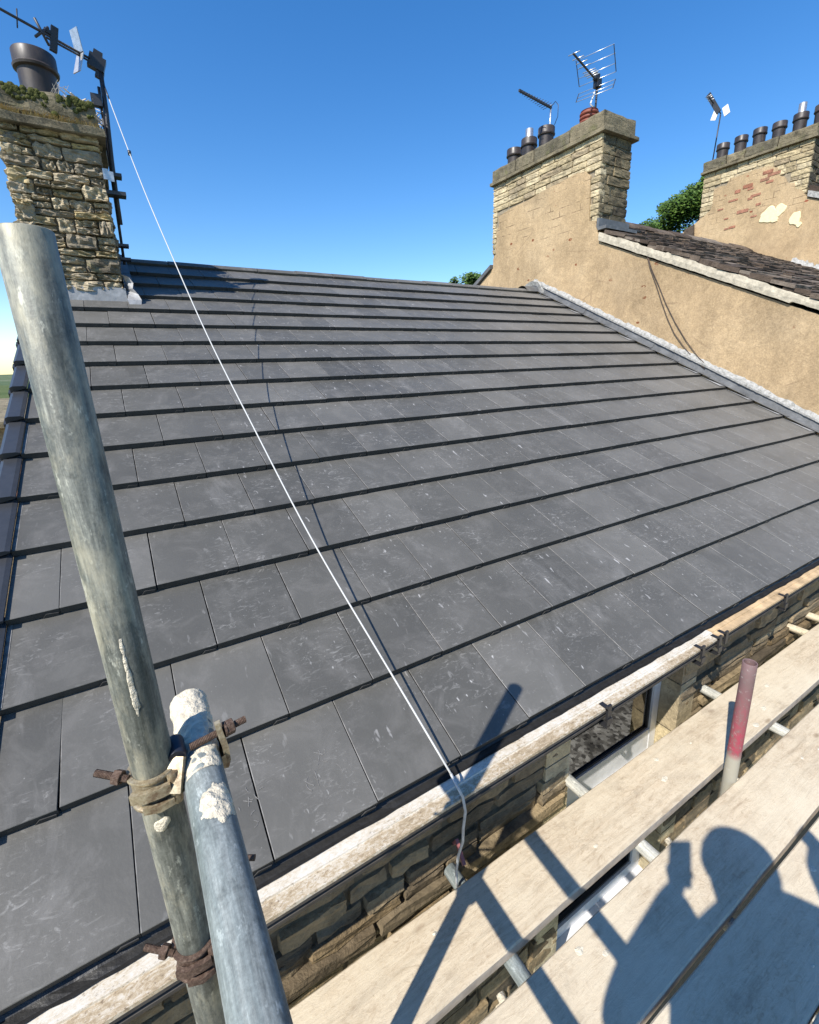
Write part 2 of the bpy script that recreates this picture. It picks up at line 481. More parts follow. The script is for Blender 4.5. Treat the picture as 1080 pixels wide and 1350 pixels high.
# ------------------------------------------------------------------ geometry helpers
class MB:
    def __init__(self):
        self.v, self.f, self.mi, self.mats, self.cur = [], [], [], [], 0

    def mat(self, mtl):
        if mtl not in self.mats:
            self.mats.append(mtl)
        self.cur = self.mats.index(mtl)
        return self

    def face(self, idx):
        self.f.append(tuple(idx)); self.mi.append(self.cur)

    def add(self, verts, faces):
        o = len(self.v)
        self.v += [Vector(p) for p in verts]
        for f in faces:
            self.face([o + i for i in f])

    def box(self, lo, hi, mtx=None):
        x0, y0, z0 = lo; x1, y1, z1 = hi
        vs = [Vector(p) for p in ((x0, y0, z0), (x1, y0, z0), (x1, y1, z0), (x0, y1, z0), (x0, y0, z1), (x1, y0, z1), (x1, y1, z1), (x0, y1, z1))]
        if mtx:
            vs = [mtx @ p for p in vs]
        self.add(vs, [(3, 2, 1, 0), (4, 5, 6, 7), (0, 1, 5, 4), (1, 2, 6, 5), (2, 3, 7, 6), (3, 0, 4, 7)])

    def prism(self, poly, fn, a, b):
        n = len(poly)
        vs = [fn(p, a) for p in poly] + [fn(p, b) for p in poly]
        self.add(vs, [tuple(range(n))[::-1], tuple(range(n, 2 * n))] + [(i, (i + 1) % n, n + (i + 1) % n, n + i) for i in range(n)])

    def tube(self, pts, r, n=12, cap=True, radii=None):
        pts = [Vector(p) for p in pts]
        base = len(self.v)
        up = None
        for i, p in enumerate(pts):
            d = (pts[min(i + 1, len(pts) - 1)] - pts[max(i - 1, 0)]).normalized()
            if up is None:
                up = d.orthogonal().normalized()
            else:
                up = (up - d * up.dot(d)).normalized()
            w = d.cross(up)
            rr = radii[i] if radii else r
            for k in range(n):
                a = 2 * math.pi * k / n
                self.v.append(p + (up * math.cos(a) + w * math.sin(a)) * rr)
        for i in range(len(pts) - 1):
            for k in range(n):
                self.face((base + i * n + k, base + i * n + (k + 1) % n, base + (i + 1) * n + (k + 1) % n, base + (i + 1) * n + k))
        if cap:
            self.face([base + k for k in range(n)][::-1])
            self.face([base + (len(pts) - 1) * n + k for k in range(n)])

    def lathe(self, prof, org, axis, n=24, a0=0.0, a1=2 * math.pi, ref=None):
        axis = Vector(axis).normalized(); org = Vector(org)
        u = axis.orthogonal().normalized() if ref is None else (Vector(ref) - axis * Vector(ref).dot(axis)).normalized()
        w = axis.cross(u)
        base = len(self.v)
        full = abs(a1 - a0 - 2 * math.pi) < 1e-6
        cols = n if full else n + 1
        for (r, h) in prof:
            for k in range(cols):
                a = a0 + (a1 - a0) * k / n
                self.v.append(org + axis * h + (u * math.cos(a) + w * math.sin(a)) * r)
        for i in range(len(prof) - 1):
            for k in range(n):
                k2 = (k + 1) % cols
                self.face((base + i * cols + k, base + i * cols + k2, base + (i + 1) * cols + k2, base + (i + 1) * cols + k))

    def build(self, name, mtl=None, parent=None, smooth=False, loc=None):
        me = bpy.data.meshes.new(name)
        me.from_pydata(self.v, [], self.f)
        mats = self.mats if self.mats else [mtl]
        for q in mats:
            me.materials.append(q)
        if self.mats:
            me.polygons.foreach_set('material_index', self.mi)
        if smooth:
            me.polygons.foreach_set('use_smooth', [True] * len(me.polygons))
        me.update()
        bm = bmesh.new(); bm.from_mesh(me)
        bmesh.ops.recalc_face_normals(bm, faces=bm.faces)
        bm.to_mesh(me); bm.free()
        return link(name, me, parent, loc)


def link(name, me, parent=None, loc=None, rot=None, scale=None):
    ob = bpy.data.objects.new(name, me)
    COL.objects.link(ob)
    if parent is not None:
        ob.parent = parent
    if loc is not None:
        ob.location = loc
    if rot is not None:
        ob.rotation_euler = rot
    if scale is not None:
        ob.scale = scale
    return ob

def tag(ob, label=None, cat=None, group=None, kind=None):
    if label: ob['label'] = label
    if cat: ob['category'] = cat
    if group: ob['group'] = group
    if kind: ob['kind'] = kind
    return ob

def thing(name, label, cat, loc=(0, 0, 0), group=None):
    ob = link(name, None, None, loc)
    return tag(ob, label, cat, group)

def project(p):
    d = Vector(p) - CAM
    zc = d.dot(FWD)
    if zc <= .02:
        return None
    return (CX + F_PX * d.dot(RIGHT) / zc, CY + F_PX * d.dot(DOWN) / zc, zc)

def shade_auto(ob, ang=40):
    me = ob.data
    bm = bmesh.new(); bm.from_mesh(me)
    for e in bm.edges:
        e.smooth = not (len(e.link_faces) == 2 and e.calc_face_angle(0) > math.radians(ang))
    for f in bm.faces:
        f.smooth = True
    bm.to_mesh(me); bm.free()
    return ob

# ------------------------------------------------------------------ setting
g = MB()
g.box((-900, -900, -6.0), (2500, 2500, -5.7))
tag(g.build('ground', m_ground), kind='structure')

hb = MB()
NX, NY = 60, 14
for j in range(NY + 1):
    for i in range(NX + 1):
        x = -1500 + 3600 * i / NX
        y = 500 + 1100 * j / NY
        t = j / NY
        h = 26 * (t ** .8) * (0.75 + .6 * noise.noise(Vector((x * .0016, y * .001, 3.1)))) - 8 + 5 * noise.noise(Vector((x * .006, y * .006, 0)))
        hb.v.append(Vector((x, y, h if j else -7)))
for j in range(NY):
    for i in range(NX):
        a = j * (NX + 1) + i
        hb.face((a, a + 1, a + NX + 2, a + NX + 1))
tag(hb.build('hills', m_hill, None, True), kind='structure')

# ------------------------------------------------------------------ stone block meshes (shared)
def stone_mesh(seed, cuts, rough, mtl):
    rnd = random.Random(seed)
    bm = bmesh.new()
    bmesh.ops.create_cube(bm, size=1.0)
    bmesh.ops.subdivide_edges(bm, edges=bm.edges[:], cuts=cuts, use_grid_fill=True)
    off = Vector((rnd.uniform(0, 99), rnd.uniform(0, 99), rnd.uniform(0, 99)))
    for v in bm.verts:
        p = v.co * 2
        r = 14.0
        l = (abs(p.x) ** r + abs(p.y) ** r + abs(p.z) ** r) ** (1 / r)
        q = p / max(l, 1e-6)
        q = p.lerp(q, .85)
        pp = Vector((p.x * 2.3, p.y, p.z))
        nv = noise.noise_vector(pp * 1.1 + off) + .55 * noise.noise_vector(pp * 2.6 + off)
        q += Vector((nv.x * .35, nv.y * 1.2, nv.z * .5)) * rough
        v.co = q * .5
    for f in bm.faces:
        f.smooth = False
    me = bpy.data.meshes.new('stone')
    bm.to_mesh(me); bm.free()
    me.materials.append(mtl)
    return me

def stone_set(mtl, cuts, rough, n, seed):
    return [stone_mesh(seed + i, cuts, rough, mtl) for i in range(n)]

def lay_stones(parent, meshes, origin, udir, ndir, rows, depth, gap=.008, jit=.01, rot=0.0, name='stone', rnd=random, extra=None):
    """rows: (z0, z1, [(u0,u1),...]); udir along the face, ndir outward; face plane goes through origin"""
    udir = Vector(udir); ndir = Vector(ndir)
    ang = math.atan2(udir.y, udir.x)
    out = []
    for z0, z1, spans in rows:
        for u0, u1 in spans:
            w, h = u1 - u0 - gap, z1 - z0 - gap
            if w < .015 or h < .012:
                continue
            d = rnd.uniform(-jit, jit)
            c = Vector(origin) + udir * ((u0 + u1) / 2) + ndir * (d - depth / 2)
            c.z += (z0 + z1) / 2
            ob = link(name, rnd.choice(meshes), parent, c, (rnd.uniform(-rot, rot), rnd.uniform(-rot, rot), ang), (w, depth, h))
            out.append(ob)
    return out

def row_spans(u0, u1, wmin, wmax, rnd):
    out, u = [], u0
    while u < u1 - 1e-4:
        w = rnd.uniform(wmin, wmax)
        if u1 - (u + w) < wmin * .7:
            w = u1 - u
        out.append((u, min(u + w, u1)))
        u += w
    return out

# ------------------------------------------------------------------ OUR HOUSE
house = thing('terraced_house', 'stone terraced house with newly laid dark grey tiled roof in the foreground', 'house', (XL, .05, -5.7))
house_inv = Vector((XL, .05, -5.7))

def hp(ob):
    """keep world coordinates although parented to the house empty"""
    ob.location = Vector(ob.location) - house_inv
    return ob

ST, CT = math.sin(THETA), math.cos(THETA)
S_R = 16.5 * GA
Y_R, Z_R = S_R * CT, S_R * ST
roof = hp(link('roof', None, house))
dk = MB()
dk.mat(m_deck)
dk.add([(XL, -.02, -.075), (XR, -.02, -.075), (XR, Y_R, Z_R - .065), (XL, Y_R, Z_R - .065),
        (XL, 2 * Y_R + .05, -.075), (XR, 2 * Y_R + .05, -.075)], [(0, 1, 2, 3), (3, 2, 5, 4)])
dk.mat(m_tile)
dk.add([(XL, Y_R, Z_R - .03), (XR, Y_R, Z_R - .03), (XR, 2 * Y_R + .05, -.03), (XL, 2 * Y_R + .05, -.03)], [(0, 1, 2, 3)])
deck = dk.build('roof_deck', None, roof)

# tiles: local frame x / slope / normal
TILT = .032
def tile_mesh(w, L=GA + .07, th=.030, b=.0014, left_lit=True, right_dark=True):
    k = TILT / GA
    g_ = .0016
    x0, x1 = g_, w - g_
    def P(x, s, n):
        return Vector((x, s, n - k * s))
    vs = [P(x0, 0, -th), P(x1, 0, -th), P(x1, L, -th), P(x0, L, -th),
          P(x0, 0, -b), P(x1, 0, -b), P(x1, L, -b), P(x0, L, -b),
          P(x0 + b * 1.3, b, 0), P(x1 - b * .6, b, 0), P(x1 - b * .6, L, 0), P(x0 + b * 1.3, L, 0)]
    fs = [(3, 2, 1, 0), (8, 9, 10, 11),
          (0, 1, 5, 4), (1, 2, 6, 5), (2, 3, 7, 6), (3, 0, 4, 7),
          (4, 5, 9, 8), (5, 6, 10, 9), (6, 7, 11, 10), (7, 4, 8, 11)]
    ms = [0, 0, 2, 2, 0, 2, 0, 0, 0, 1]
    # interlock lip showing at the nose, right corner
    o = len(vs)
    a0, a1 = w - .052, w - .006
    vs += [P(a0, -.004, -th - .001), P(a1, -.004, -th - .001), P(a1, .01, -th - .001), P(a0, .01, -th - .001),
           P(a0 + .012, -.004, -th * .45), P(a1, -.004, -th * .62), P(a1, .01, -th * .62), P(a0 + .012, .01, -th * .45)]
    fs += [tuple(o + i for i in f) for f in ((0, 1, 5, 4), (1, 2, 6, 5), (4, 5, 6, 7), (3, 0, 4, 7))]
    ms += [2] * 4
    me = bpy.data.meshes.new('roof_tile')
    me.from_pydata(vs, [], fs)
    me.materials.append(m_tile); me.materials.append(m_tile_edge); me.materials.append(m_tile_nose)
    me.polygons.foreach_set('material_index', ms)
    me.update()
    return me

t_full = tile_mesh(TW)
t_half = tile_mesh(TW / 2)
ends = {}
rt = random.Random(5)
tiles = []
for n_ in range(16):
    ph = 0.0 if n_ % 2 == 0 else .5
    k = -1.0
    first = True
    while k * TW < XR - .02:
        kn = math.floor(k - ph + 1e-6) + 1 + ph
        x0, x1 = k * TW, min(kn * TW, XR - .012)
        w = x1 - x0
        if abs(w - TW) < 1e-4: me = t_full
        elif abs(w - TW / 2) < 1e-4: me = t_half
        else:
            key = round(w, 3)
            if key not in ends: ends[key] = tile_mesh(w)
            me = ends[key]
        s = n_ * GA + (-.0128 if n_ == 0 else 0)
        pos = Vector((x0 + rt.uniform(-.0009, .0009), s + rt.uniform(-.0016, .0016), rt.uniform(-.0012, .0016)))
        rot = (rt.uniform(-.0025, .0025), rt.uniform(-.004, .004), rt.uniform(-.0022, .0022))
        if n_ == 1 and k == -1.0:
            rot = (0, 0, -.022); pos.x -= .002
        cen = Vector((x0 + w / 2, (s + .16) * CT, (s + .16) * ST))
        area = -1
        cor = [project(Vector((xx, ss * CT, ss * ST))) for xx in (x0, x1) for ss in (s, s + GA)]
        if all(cor):
            xs = [c[0] for c in cor]; ys = [c[1] for c in cor]
            ix = max(0, min(1080, max(xs)) - max(0, min(xs))); iy = max(0, min(1350, max(ys)) - max(0, min(ys)))
            area = ix * iy
        tiles.append((area, me, pos, rot))
        k = kn
roofrot = hp(link('tile_field', None, None)) if False else None
roof.rotation_euler = (0, 0, 0)
RX = Matrix.Rotation(THETA, 4, 'X')
tiles.sort(key=lambda q: -q[0])
rest = MB(); rest.mats = [m_tile, m_tile_edge, m_tile_nose]
for i, (area, me, pos, rot) in enumerate(tiles):
    mt = RX @ Matrix.Translation(pos) @ Euler(rot).to_matrix().to_4x4()
    if i < 298:
        ob = link('roof_tile', me, roof)
        ob.matrix_local = mt
    else:
        o = len(rest.v)
        rest.v += [mt @ v.co for v in me.vertices]
        for p in me.polygons:
            rest.cur = p.material_index
            rest.face([o + q for q in p.vertices])
ob = rest.build('outlying_roof_tiles', None, roof); ob['kind'] = 'stuff'

# the roof empty must carry children in world coordinates: move it back to the world origin
roof.location = -house_inv

def onroof(x, s, n=0.0):
    return Vector((x, s * CT - n * ST, s * ST + n * CT))

# pale cut-tile strips by the verge on even courses
for n_ in range(0, 16, 2):
    st = MB()
    ks = TILT / GA
    vs_ = []
    for xx in (XL + .004, XL + .017):
        for ss in (.006, GA + .01):
            for nn in (-.02, .0012):
                vs_.append(RX @ Vector((xx, n_ * GA + ss, nn - ks * ss)))
    st.add(vs_, [(0, 1, 3, 2), (4, 6, 7, 5), (0, 4, 5, 1), (2, 3, 7, 6), (1, 5, 7, 3), (0, 2, 6, 4)])
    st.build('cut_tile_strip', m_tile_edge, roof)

m_chalk = plain('chalk_scuff', (.145, .14, .132), .95, 0, .3, 200)
rk = random.Random(6)
for cx_, cs_, n_, sz in ((.272, .125, 6, .020), (.305, .165, 4, .016), (.505, .165, 6, .022), (.47, .12, 4, .03), (.95, .42, 3, .03)):
    for i in range(n_):
        x_, s_ = cx_ + rk.uniform(-.03, .03), cs_ + rk.uniform(-.035, .035)
        a_ = rk.uniform(0, 6.28); cv = rk.uniform(-2.2, 2.2); L_ = sz * rk.uniform(.6, 1.6)
        pts_ = []
        for k_ in range(7):
            t_ = k_ / 6
            pts_.append((x_, s_))
            x_ += math.cos(a_ + cv * t_) * L_ / 6; s_ += math.sin(a_ + cv * t_) * L_ / 6
        q_ = MB()
        for k_, (px_, ps_) in enumerate(pts_):
            d_ = .0012 * rk.uniform(.5, 1.2)
            base_s = math.floor((ps_ + .0128) / GA) * GA
            nn_ = -(TILT / GA) * (ps_ - base_s + (.0128 if base_s < .01 else 0)) + .0022
            nx_, ns_ = -math.sin(a_ + cv * k_ / 6) * d_, math.cos(a_ + cv * k_ / 6) * d_
            q_.v += [onroof(px_ - nx_, ps_ - ns_, nn_), onroof(px_ + nx_, ps_ + ns_, nn_)]
        for k_ in range(6):
            q_.face((2 * k_, 2 * k_ + 1, 2 * k_ + 3, 2 * k_ + 2))
        q_.build('chalk_scuff', m_chalk, roof)

# dry verge caps
vc = MB()
vl = GA + .035
kk = TILT / GA
def VP_(x, s, n): return Vector((x, s, n - kk * s))
prof = [(.003, .012), (-.012, .017), (-.060, .017), (-.074, .008), (-.074, -.13), (-.062, -.13), (-.062, -.015), (.003, .004)]
vs = [VP_(x, -.012, n) for x, n in prof] + [VP_(x, vl, n) for x, n in prof]
N = len(prof)
vc.add(vs, [tuple(range(N)), tuple(range(N, 2 * N))[::-1]] + [(i, (i + 1) % N, N + (i + 1) % N, N + i) for i in range(N)])
vc.box((-.088, .0, -.08), (-.0745, .05, -.03))
vm = vc.build('verge_cap', m_verge, roof).data
bpy.data.objects.remove(roof.children[-1] if False else bpy.data.objects['verge_cap'])
for n_ in range(16):
    ob = link('verge_cap', vm, roof)
    ob.matrix_local = RX @ Matrix.Translation(Vector((XL, n_ * GA - .004, .004)))

# ridge tiles
def ridge_mesh(L):
    r = MB()
    pr_ = []
    for i in range(9):
        a = math.radians(-62 + 124 * i / 8)
        pr_.append((math.sin(a * .77) * .15, math.cos(a * .77) * .15 - .15))
    n = len(pr_)
    inn = [(y * .86, z - .017) for y, z in pr_]
    ring = pr_ + inn[::-1]
    vs = [Vector((0, y, z)) for y, z in ring] + [Vector((L, y, z)) for y, z in ring]
    q = len(ring)
    r.add(vs, [(i, (i + 1) % q, q + (i + 1) % q, q + i) for i in range(q)] + [(i, i + 1, q - 2 - i, q - 1 - i) for i in range(n - 1)] + [(q + i, q + q - 1 - i, q + q - 2 - i, q + i + 1) for i in range(n - 1)])
    o = r.build('ridge_tile', m_tile, None, False)
    me = o.data
    bpy.data.objects.remove(o)
    return me
rm = ridge_mesh(.452)
x = .31
rr = random.Random(4)
while x < XR - .06:
    link('ridge_tile', rm, roof, (min(x, XR - .47), Y_R + rr.uniform(-.006, .006), Z_R - .014 + rr.uniform(-.006, .006)), (0, rr.uniform(-.008, .008), rr.uniform(-.008, .008)))
    x += .462
# mortar bed beneath the ridge
rb = MB(); rb.box((.31, Y_R - .09, Z_R - .09), (XR - .12, Y_R + .09, Z_R - .05)); rb.build('ridge_bedding', m_tile, roof)

# lead flashing and white mortar at the neighbour's gable
rl = random.Random(8)
s = .05
while s < S_R - .05:
    L = rl.uniform(.42, .5)
    fb = MB()
    e = min(s + L, S_R + .05)
    d = rl.uniform(-.006, .004)
    fb.add([onroof(XR - .075, s, .012), onroof(XR - .028 + d, s, .018), onroof(XR - .014 + d, s, .085), onroof(XR - .002, s, .092),
            onroof(XR - .075, e, .006), onroof(XR - .03 + d, e, .012), onroof(XR - .016 + d, e, .078), onroof(XR - .002, e, .086)],
           [(0, 1, 5, 4), (1, 2, 6, 5), (2, 3, 7, 6)])
    fb.build('lead_flashing', m_lead, roof)
    s += L - .02
for n_ in range(16):
    sk = MB()
    w = rl.uniform(.09, .16)
    a = n_ * GA + .012
    kx = TILT / GA
    sk.add([onroof(XR - .03, a, .004), onroof(XR - w, a + .02, .004), onroof(XR - .05, a + GA * .97, .004 - TILT), onroof(XR - .03, a + GA * .97, .004 - TILT)], [(0, 1, 2, 3)])
    sk.build('lead_soaker', m_leadlight, roof)
mf = MB()
NS = 190
sec = 6
for i in range(NS + 1):
    s = .02 + (S_R + .03 - .02) * i / NS
    nn = noise.noise(Vector((s * 9, 1.7, 0))); n2 = noise.noise(Vector((s * 31, 5, 0)))
    top = .148 + .02 * nn + .016 * n2
    out = .030 + .012 * n2 + .006 * nn
    brk = .012 if noise.noise(Vector((s * 14, 9, 2))) > .52 else 0
    pts = [(0, .075), (out * .9, .085), (out - brk, .105), (out * .8 - brk, top - .03), (.006, top), (-.02, top)]
    for dx, n in pts:
        mf.v.append(onroof(XR - .012 - dx if dx > 0 else XR - .012 - dx * 0 + (.0 if dx == 0 else .01), s, n))
for i in range(NS):
    for j in range(sec - 1):
        a = i * sec + j
        mf.face((a, a + 1, a + sec + 1, a + sec))
mf.build('mortar_fillet', m_mortar, roof)
# lead cap and mortar lump where the ridge meets the wall
lc = MB()
for i in range(7):
    a = math.radians(-70 + 140 * i / 6)
    for xx in (XR - .28, XR - .012):
        rr_ = .145 if xx < XR - .1 else .15
        lc.v.append(Vector((xx, Y_R + math.sin(a) * rr_, Z_R - .03 + math.cos(a) * rr_ - .085)))
for i in range(6):
    lc.face((2 * i, 2 * i + 1, 2 * i + 3, 2 * i + 2))
lc.build('ridge_lead_cap', m_lead, roof)
ml = MB()
for i in range(13):
    a = math.radians(-95 + 190 * i / 12)
    for rr_, dx in ((.135, .02), (.2 + .015 * noise.noise(Vector((i * .9, 0, 0))), .045), (.215, .0)):
        ml.v.append(Vector((XR - .008 - dx, Y_R + math.sin(a) * rr_ * 1.15, Z_R - .04 + math.cos(a) * rr_ - .05)))
for i in range(12):
    for j in range(2):
        a = i * 3 + j
        ml.face((a, a + 1, a + 4, a + 3))
ml.build('ridge_mortar', m_mortar, roof)

# eaves: rubber liner between tiles and gutter
el = MB()
NE = 150
for i in range(NE + 1):
    x = XL - .05 + (XR - XL + .05) * i / NE
    j1 = .004 * noise.noise(Vector((x * 7, 0, 0))); j2 = .004 * noise.noise(Vector((x * 19, 3, 0)))
    for (y, z) in ((.06, -.034), (.018, -.037 + j2), (.002 + j1, -.049 + j2), (-.016 + j1, -.0525), (-.026 + j1 + 1.4 * j2, -.0515)):
        el.v.append(Vector((x, y, z)))
for i in range(NE):
    for j in range(4):
        a = i * 5 + j
        el.face((a, a + 1, a + 6, a + 5))
el.build('eaves_liner', m_black, roof)

# gutter (timber), three lengths
def gutter_piece(x0, x1, youter0, youter1, name, mtl, n):
    gb = MB()
    sect = None
    for i in range(n + 1):
        x = x0 + (x1 - x0) * i / n
        t = (x - XL) / (XR - XL)
        yo = youter0 + (youter1 - youter0) * (x - x0) / (x1 - x0)
        a = .0022 * noise.noise(Vector((x * 23, 1, 0))); b = .002 * noise.noise(Vector((x * 41, 7, 0))); c_ = .0026 * noise.noise(Vector((x * 15, 4, 0)))
        yi = -.012
        yn = -.5 * (-yi) + .5 * yo
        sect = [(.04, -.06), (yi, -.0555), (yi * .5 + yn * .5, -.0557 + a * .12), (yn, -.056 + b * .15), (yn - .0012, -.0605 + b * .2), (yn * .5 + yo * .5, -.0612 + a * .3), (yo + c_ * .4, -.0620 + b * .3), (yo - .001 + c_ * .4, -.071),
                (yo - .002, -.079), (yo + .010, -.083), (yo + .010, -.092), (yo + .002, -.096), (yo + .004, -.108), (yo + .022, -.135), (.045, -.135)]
        for y, z in sect:
            gb.v.append(Vector((x, y, z)))
    k = len(sect)
    for i in range(n):
        for j in range(k - 1):
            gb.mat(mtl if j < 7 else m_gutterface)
            a = i * k + j
            gb.face((a, a + 1, a + k + 1, a + k))
    gb.mat(mtl)
    gb.face(list(range(k))); gb.face([n * k + j for j in range(k)][::-1])
    return gb.build(name, None, house)
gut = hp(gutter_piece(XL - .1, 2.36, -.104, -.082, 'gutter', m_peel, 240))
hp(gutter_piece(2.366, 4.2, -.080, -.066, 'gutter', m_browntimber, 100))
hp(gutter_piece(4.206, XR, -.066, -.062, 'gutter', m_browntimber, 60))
for bx, yo, big in ((1.53, -.090, 1), (2.20, -.083, 1), (2.345, -.083, 1), (2.41, -.080, 0), (3.05, -.076, 1), (4.15, -.067, 1)):
    bb = MB()
    bb.box((bx - .011, yo - .012, -.11), (bx + .011, yo - .003, -.045))
    bb.box((bx - .011, yo - .010, -.0655), (bx + .011, yo + .03, -.059))
    bb.box((bx - .011, yo - .012, -.145), (bx + .011, .045, -.1365))
    if big:
        bb.box((bx - .016, yo - .016, -.128), (bx + .016, yo - .0125, -.10))
        bb.box((bx - .03, -.02, -.19), (bx - .02, .045, -.137))
    hp(bb.build('gutter_bracket', m_blackplastic, house))

# front wall with window opening
WX0, WX1, WZ0, WZ1 = 1.51, 2.345, -1.87, -.20
WY = .05
wb = MB()
wb.mat(m_jointdark)
core = WY + .018
wb.box((XL, core, -5.7), (WX0, .40, -.10))
wb.box((WX1, core, -5.7), (XR, .40, -.10))
wb.box((WX0, core, WZ1), (WX1, .40, -.10))
wb.box((WX0, core, -5.7), (WX1, .40, WZ0))
wall = hp(wb.build('wall', None, house))
wall_s = stone_set(m_wallstone, 3, .17, 12, 100)
rw = random.Random(21)
z = -.10
rows = []
hs = [.09, .075, .10, .07, .065, .06, .085, .075, .10, .08, .09, .07, .10, .085, .09, .10, .08, .09, .1, .085]
proud_rows = []
for ri, h in enumerate(hs):
    z0 = z - h
    spans = []
    if z0 > WZ0 - .02 and z <= WZ1 + .06:
        spans = row_spans(XL, WX0, .14, .36, rw) + row_spans(WX1, XR, .2, .5, rw)
    else:
        spans = row_spans(XL, XR, .18, .46, rw)
    rows.append((z0, z, spans))
    z = z0
wall.location = Vector((0, 0, 0)) - house_inv
lay_stones(wall, wall_s, (0, WY, 0), (1, 0, 0), (0, -1, 0), rows, .09, .010, .011, .006, 'stone', rw)
# projecting course under the eaves and a big lintel and sill to the window
ls = []
pc = lay_stones(wall, wall_s, (0, WY, 0), (1, 0, 0), (0, -1, 0), [(-.615, -.555, row_spans(XL, WX0 - .01, .3, .6, rw) + row_spans(WX1 + .2, XR, .3, .6, rw))], .10, .008, .0, .0, 'projecting_stone', rw)
for o_ in pc:
    o_.location.y -= .022
# gable and back walls
gw = MB()
gw.prism([(.40, -5.7), (.40, -.02), (Y_R, Z_R - .09), (2 * Y_R - .1, -.10), (2 * Y_R - .1, -5.7)], lambda p, a: Vector((a, p[0], p[1])), XL, XL + .3)
gw.box((XL + .3, 2 * Y_R - .4, -5.7), (XR, 2 * Y_R - .1, -.12))
hp(gw.build('gable_wall', m_rubble, house))
# dim room behind the window
rmb = MB()
rmb.add([(WX0 - .6, .401, WZ0 - .4), (WX1 + .6, .401, WZ0 - .4), (WX1 + .6, .401, -.1), (WX0 - .6, .401, -.1),
         (WX0 - .6, 2.6, WZ0 - .4), (WX1 + .6, 2.6, WZ0 - .4), (WX1 + .6, 2.6, -.1), (WX0 - .6, 2.6, -.1)],
        [(4, 5, 6, 7), (0, 1, 5, 4), (3, 2, 6, 7), (0, 4, 7, 3), (1, 5, 6, 2)])
hp(rmb.build('room_interior', m_room, house))

def frame_rect(b, x0, x1, z0, z1, t, y0, y1):
    b.box((x0, y0, z0), (x0 + t, y1, z1)); b.box((x1 - t, y0, z0), (x1, y1, z1))
    b.box((x0 + t, y0, z0), (x1 - t, y1, z0 + t)); b.box((x0 + t, y0, z1 - t), (x1 - t, y1, z1))
win = hp(link('window', None, house))
win.location = -house_inv
fb = MB()
fy0, fy1 = .145, .21
frame_rect(fb, WX0 + .004, WX1 - .004, WZ0 + .16, WZ1 - .004, .055, fy0, fy1)
fb.box((WX0 + .059, fy0 + .003, -.845), (WX1 - .059, fy1, -.715))
frame_rect(fb, WX0 + .059, WX1 - .059, WZ0 + .215, -.846, .045, fy0 - .012, fy1 - .01)
fb.build('frame', m_upvc, win)
gk = MB()
frame_rect(gk, WX0 + .0595, WX1 - .0595, -.7145, WZ1 - .0595, .012, fy0 + .012, fy0 + .03)
frame_rect(gk, WX0 + .1045, WX1 - .1045, WZ0 + .2605, -.8915, .014, fy0 + .0, fy0 + .03)
gk.build('gasket', m_gasket, win)
for za, zb in ((-.702, WZ1 - .072), (WZ0 + .275, -.906)):
    pn = MB(); pn.box((WX0 + .072, fy0 + .021, za), (WX1 - .072, fy0 + .025, zb)); pn.build('pane', m_glass, win)
sl_ = MB()
sl_.prism([(-.02, WZ0 + .115), (-.02, WZ0 + .14), (.144, WZ0 + .158), (.2, WZ0 + .158), (.2, WZ0 + .09), (.0, WZ0 + .09)], lambda p, a: Vector((a, p[0], p[1])), WX0 - .03, WX1 + .03)
sl_.build('sill', m_upvc, win)
bs = MB(); bs.box((WX0 - .12, -.03, WZ0 - .06), (WX1 + .12, .3, WZ0 + .088)); bs.build('stone_sill', m_wallstone, win)
# reveals of dressed stone
for sx, xa in ((1, WX1), (-1, WX0)):
    zz_ = WZ1
    while zz_ > WZ0 + .1:
        h = rw.uniform(.16, .3)
        z0 = max(zz_ - h, WZ0 + .09)
        rv = MB()
        rv.box((xa - .002 if sx > 0 else xa - .14, WY - .004, z0 + .004), (xa + .14 if sx > 0 else xa + .002, .3, zz_ - .004))
        rv.build('reveal_stone', m_buff, win)
        zz_ = z0

# left chimney
CX0, CX1, CY0, CY1 = -.325, .295, 3.80, 6.05
chim = hp(link('chimney', None, house)); chim.location = -house_inv
cc = MB(); cc.box((CX0 + .035, CY0 + .035, 1.4), (CX1 - .025, CY1 - .025, 3.0)); cc.build('mortar_core', m_jointdark, chim)
rub = stone_set(m_rubble, 6, .40, 16, 300)
rc = random.Random(33)
def rubble_rows(u0, u1, z0, z1, hmin, hmax, wmin, wmax):
    rws, z = [], z0
    while z < z1 - .01:
        h = rc.uniform(hmin, hmax)
        if z1 - z - h < hmin: h = z1 - z
        sp = []
        for a, b in row_spans(u0, u1, wmin, wmax, rc):
            if h > .085 and rc.random() < .4 and b - a > .1:
                mid = z + h * rc.uniform(.4, .6)
                rws.append((z, mid, [(a, b)])); rws.append((mid, z + h, [(a, b)]))
            else:
                sp.append((a, b))
        rws.append((z, z + h, sp))
        z += h
    return rws
lay_stones(chim, rub, (CX0, CY0, 0), (1, 0, 0), (0, -1, 0), rubble_rows(0, CX1 - CX0, 1.86, 3.0, .045, .12, .09, .3), .12, .011, .024, .06, 'stone', rc)
lay_stones(chim, rub, (CX1, CY0 + .1, 0), (0, 1, 0), (1, 0, 0), rubble_rows(0, CY1 - CY0 - .1, 1.9, 3.0, .07, .14, .2, .45), .12, .004, .012, .03, 'stone', rc)
lay_stones(chim, rub, (CX0, CY1, 0), (0, -1, 0), (-1, 0, 0), rubble_rows(0, CY1 - CY0, 1.5, 3.0, .08, .15, .25, .5), .12, .004, .012, .03, 'stone', rc)
